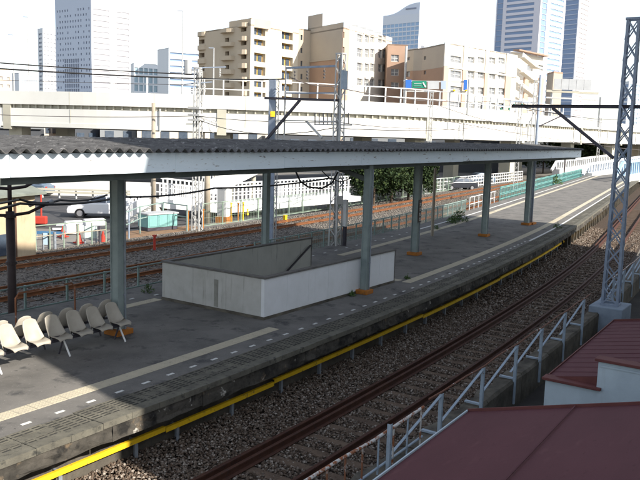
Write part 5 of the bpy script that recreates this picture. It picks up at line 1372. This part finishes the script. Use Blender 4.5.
# rust-brown low house right of it
A_, B_ = hz(549, D + 40, 0), hz(558, D + 42, 0); t = thing('brown_building', 'small brown block peeping between the stair tower and sign gantry', 'building', Vector((A_.x, A_.y, -1.3))); MB().prism([(p.x, p.y) for p in (A_, B_, B_ + bb, A_ + bb)], -1.3, zat(552, 73, D + 40)).build('wall', M_beige, t); MB().prism([(p.x, p.y) for p in (A_, B_, B_ + bb, A_ + bb)], zat(552, 73, D + 40) + .01, zat(552, 72, D + 40) + .2).build('roof', M_brown, t)

# hotel with curved top
D = 720; L, C, R_ = hz(378.5, D + 30, 0), hz(414, D, 0), hz(420, D + 10, 0)
ht = thing('hotel_tower', 'pale blue glass hotel slab with a curved crest, behind the centre blocks', 'building', Vector((C.x, C.y, -1.3)))
wl1 = (C - L).length; d_ = (C - L).normalized(); zb_ = zat(380, 12, D)
face(ht, L, C, -1.3, zb_, grid(wl1, zb_ - 7, 4, 9, 26, .86, .72), mat('hotel_white', (.62, .66, .72), .6), .3, mat('hotel_glass', (.30, .44, .62), .3, spec=.3), stuff=True)
face(ht, C, R_, -1.3, zb_, [], M_tww, nm='side_wall'); Bk = back(L, C, R_); plain(ht, L, Bk, zb_, M_tww); plain(ht, Bk, R_, zb_, M_tww)
cr = MB(); n = 14; pr = []
for i in range(n + 1):
    s = i / n; h = 1.0 + 9 * (1 / (1 + math.exp(-(s - .52) * 9))); pr.append((s, h))
vs = []
for off in (Vector((0, 0, 0)), R_ - C):
    for (s, h) in pr: p = L + d_ * wl1 * s + off; vs.append((p.x, p.y, zb_ + .01)); vs.append((p.x, p.y, zb_ + h))
N_ = 2 * (n + 1); fs = []
for i in range(n):
    for k in (0, N_): fs.append((k + 2 * i, k + 2 * i + 2, k + 2 * i + 3, k + 2 * i + 1))
    fs.append((2 * i + 1, 2 * i + 3, N_ + 2 * i + 3, N_ + 2 * i + 1))
fs += [(0, 1, N_ + 1, N_), (2 * n, 2 * n + 1, N_ + 2 * n + 1, N_ + 2 * n)]
cr.add(vs, fs).build('crest', mat('hotel_crest', (.60, .65, .74), .6), ht)
p0_, p1_ = L + d_ * wl1 * .62, L + d_ * wl1 * .90; dn = Vector((-FH.x, -FH.y, 0)) * .4
MB().bar(p0_ + dn + Vector((0, 0, zb_ + 5)), p1_ + dn + Vector((0, 0, zb_ + 5)), .5, 1.2).build('sign_lettering', mat('hotel_letters', (.25, .28, .36), .6), ht)
# twin tall towers, right
D = 560; L, C, R_ = hz(488.5, D + 26, 0), hz(531.5, D, 0), hz(556, D + 26, 0); wl1 = (C - L).length; wr1 = (R_ - C).length
hl = [(.24 * wl1, .86 * wl1, z, z + 2.0) for z in np.arange(30, 150, 3.9)] + [(.02 * wl1, .16 * wl1, z, z + 3.75) for z in np.arange(30, 150, 3.9)]
hr = [(.40 * wr1, .92 * wr1, z, z + 1.5) for z in np.arange(20, 150, 3.9)] + [(.06 * wr1, .26 * wr1, z, z + 3.75) for z in np.arange(20, 150, 3.9)]
box_building('office_tower', 'tall tower with blue window bands, left of the twin towers at right', L, C, R_, 150, hl, hr, mat('tower_pinkish', (.60, .60, .66), .6), M_tww, .4, M_twg, M_twg)
D = 640; L, C, R_ = hz(552.5, D + 13, 0), hz(569, D, 0), hz(581, D + 24, 0); wl1 = (C - L).length; wr1 = (R_ - C).length
hl = [(.05 * wl1, .95 * wl1, z, z + 3.2) for z in np.arange(14, 168, 3.9)]
hr = [(.15 * wr1, .8 * wr1, z, z + 1.3) for z in np.arange(14, 168, 3.9)]
box_building('office_tower', 'slimmer blue glass tower with white louvred side, right of the twin towers', L, C, R_, 172, hl, hr, M_twb, M_tww, .4, M_twg, mat('tower_louvre', (.36, .33, .34), .5))
D = 420; L, C, R_ = hz(616, D + 6, 0), hz(624, D, 0), hz(668, D + 24, 0); zt = zat(620, 81, D)
box_building('office_building', 'pale blue glass building behind the near blue mast at the right edge', L, C, R_, zt, grid((C - L).length, zt - 1, 2, 1, 14, .9, .6), grid((R_ - C).length, zt - 1, 2, 8, 14, .86, .6), M_pale2, M_pale2, .3, M_twg, mat('pale_glass2', (.34, .46, .56), .25))

# ================================================================== CABLES
dA = 40
cable('upper of the two thick black cables crossing the sky at left', [at(-30, 60.5, d=38), at(196, 74.5, d=d1)], .035, .06)
cable('lower of the two thick black cables crossing the sky at left', [at(-30, 66.5, d=38), at(196, 78.5, d=d1)], .045, .06)
cable('thin grey wire below the thick black cables at left', [at(-30, 79, d=60), at(196, 85, d=d1 + 3)], .02, .03, M_wiret)
cable('black cable from the white mast over the blue-grey mast', [at(196, 78, d=d1), at(286, 79, d=dm3 + 1.6)], .035, .05)
cable('thin wire from the insulator arm down toward the right', [at(290, 77, d=dm3 + 1.2), at(330, 86, d=dm3 + 4), at(430, 101, d=60), at(515, 100, d=85)], .025, .12, M_wiret)
cable('faint contact wire across the lower highway band', [at(-30, 113.5, d=46), at(197, 116, d=d1), at(335, 122, d=dm3 + 2), at(430, 128, d=62), at(528, 132, d=80)], .02, .12, M_wiret)
cable('second contact wire running low above the canopy roof', [at(197, 119, d=d1), at(333, 128, d=dm3), at(524, 118, d=75)], .02, .5, M_wiret)
cable('black sagging cable under the canopy from the bracket pole to the stairwell columns', [q3(-60, 214, -9), at(20, 203.5, d=17.6), at(120, 197, d=24), at(215, 188, d=28), at(330, 178, d=dm3)], .035, .1)
cable('second black cable along the bracket pole arm', [q3(-60, 206, -9), at(20, 199.5, d=17.6), at(60, 200, d=20), at(107, 195, d=23)], .03, .08)
for i, (p, q, lab) in enumerate((((at(525, 108, d=26.4), at(640, 118, d=60)), None, 'wire from the near cantilever toward the right edge'), ((at(430, 118, d=62), at(640, 150, d=120)), None, 'long wire sloping down over the girder bridges'),
                                ((at(515, 104, d=85), at(640, 128, d=140)), None, 'upper long wire over the right end of the highway'), ((at(440, 106, d=70), at(528, 128, d=80)), None, 'wire between the far white masts'))):
    cable(lab, list(p), .03 if i else .015, .25, M_wiret)

# drooping service cables under the canopy by the stairwell, and conduit and lamps along it
cable('black drooping cable loop under the canopy above the stairwell', [at(296, 172, d=27), at(300, 181, d=27), at(308, 187, d=27), at(322, 188.5, d=27), at(332, 183, d=27), at(338, 172, d=27)], .035, 0, n=4)
cable('thinner cable loop under the canopy beside the drooping one', [at(322, 171, d=27.5), at(328, 177, d=27.5), at(340, 182, d=27.5), at(352, 178, d=27.5), at(358, 171, d=27.5)], .02, 0, n=4)
for (X, o, w) in ((11.2, 0, .245), (26.35, 0, .245), (33.9, 0, .245), (40.3, 0, .245), (18.65, -2.08, .19)):
    p = cpt(X, o - w / 2 - .03, 0) + Vector((.05, 0, 0))
    MB().tube([p + Vector((0, 0, .12)), p + Vector((0, 0, 3.6))], .018, 8).build('conduit', M_gal, canopy)
    for z in (.9, 2.0, 3.1): MB().cbox(p + Vector((0, .012, z)), .07, .04, .03, CA).build('conduit_clip', M_gal, canopy)
for X in (7.4, 14.9, 22.5, 30.1, 37.0):
    t = thing('tube_lamp', 'white tube lamp under the canopy, ' + {7.4: 'over the seats', 14.9: 'over the left end of the stairwell', 22.5: 'over the stair entrance', 30.1: 'right of the name-plate column', 37.0: 'before the last column'}[X], 'lamp', cpt(X, -.9, 3.70), 'tube lamps under the canopy')
    MB().bar(cpt(X - .62, -.9, 3.78), cpt(X + .62, -.9, 3.78), .12, .06).build('housing', M_white, t)
    MB().tube([cpt(X - .58, -.9, 3.73), cpt(X + .58, -.9, 3.73)], .018, 8).build('tube', M_insulw, t)
    for dx in (-.5, .5): MB().bar(cpt(X + dx, -.9, 3.81), cpt(X + dx, -.9, 4.22), .02).build('hanger', M_gal, t)
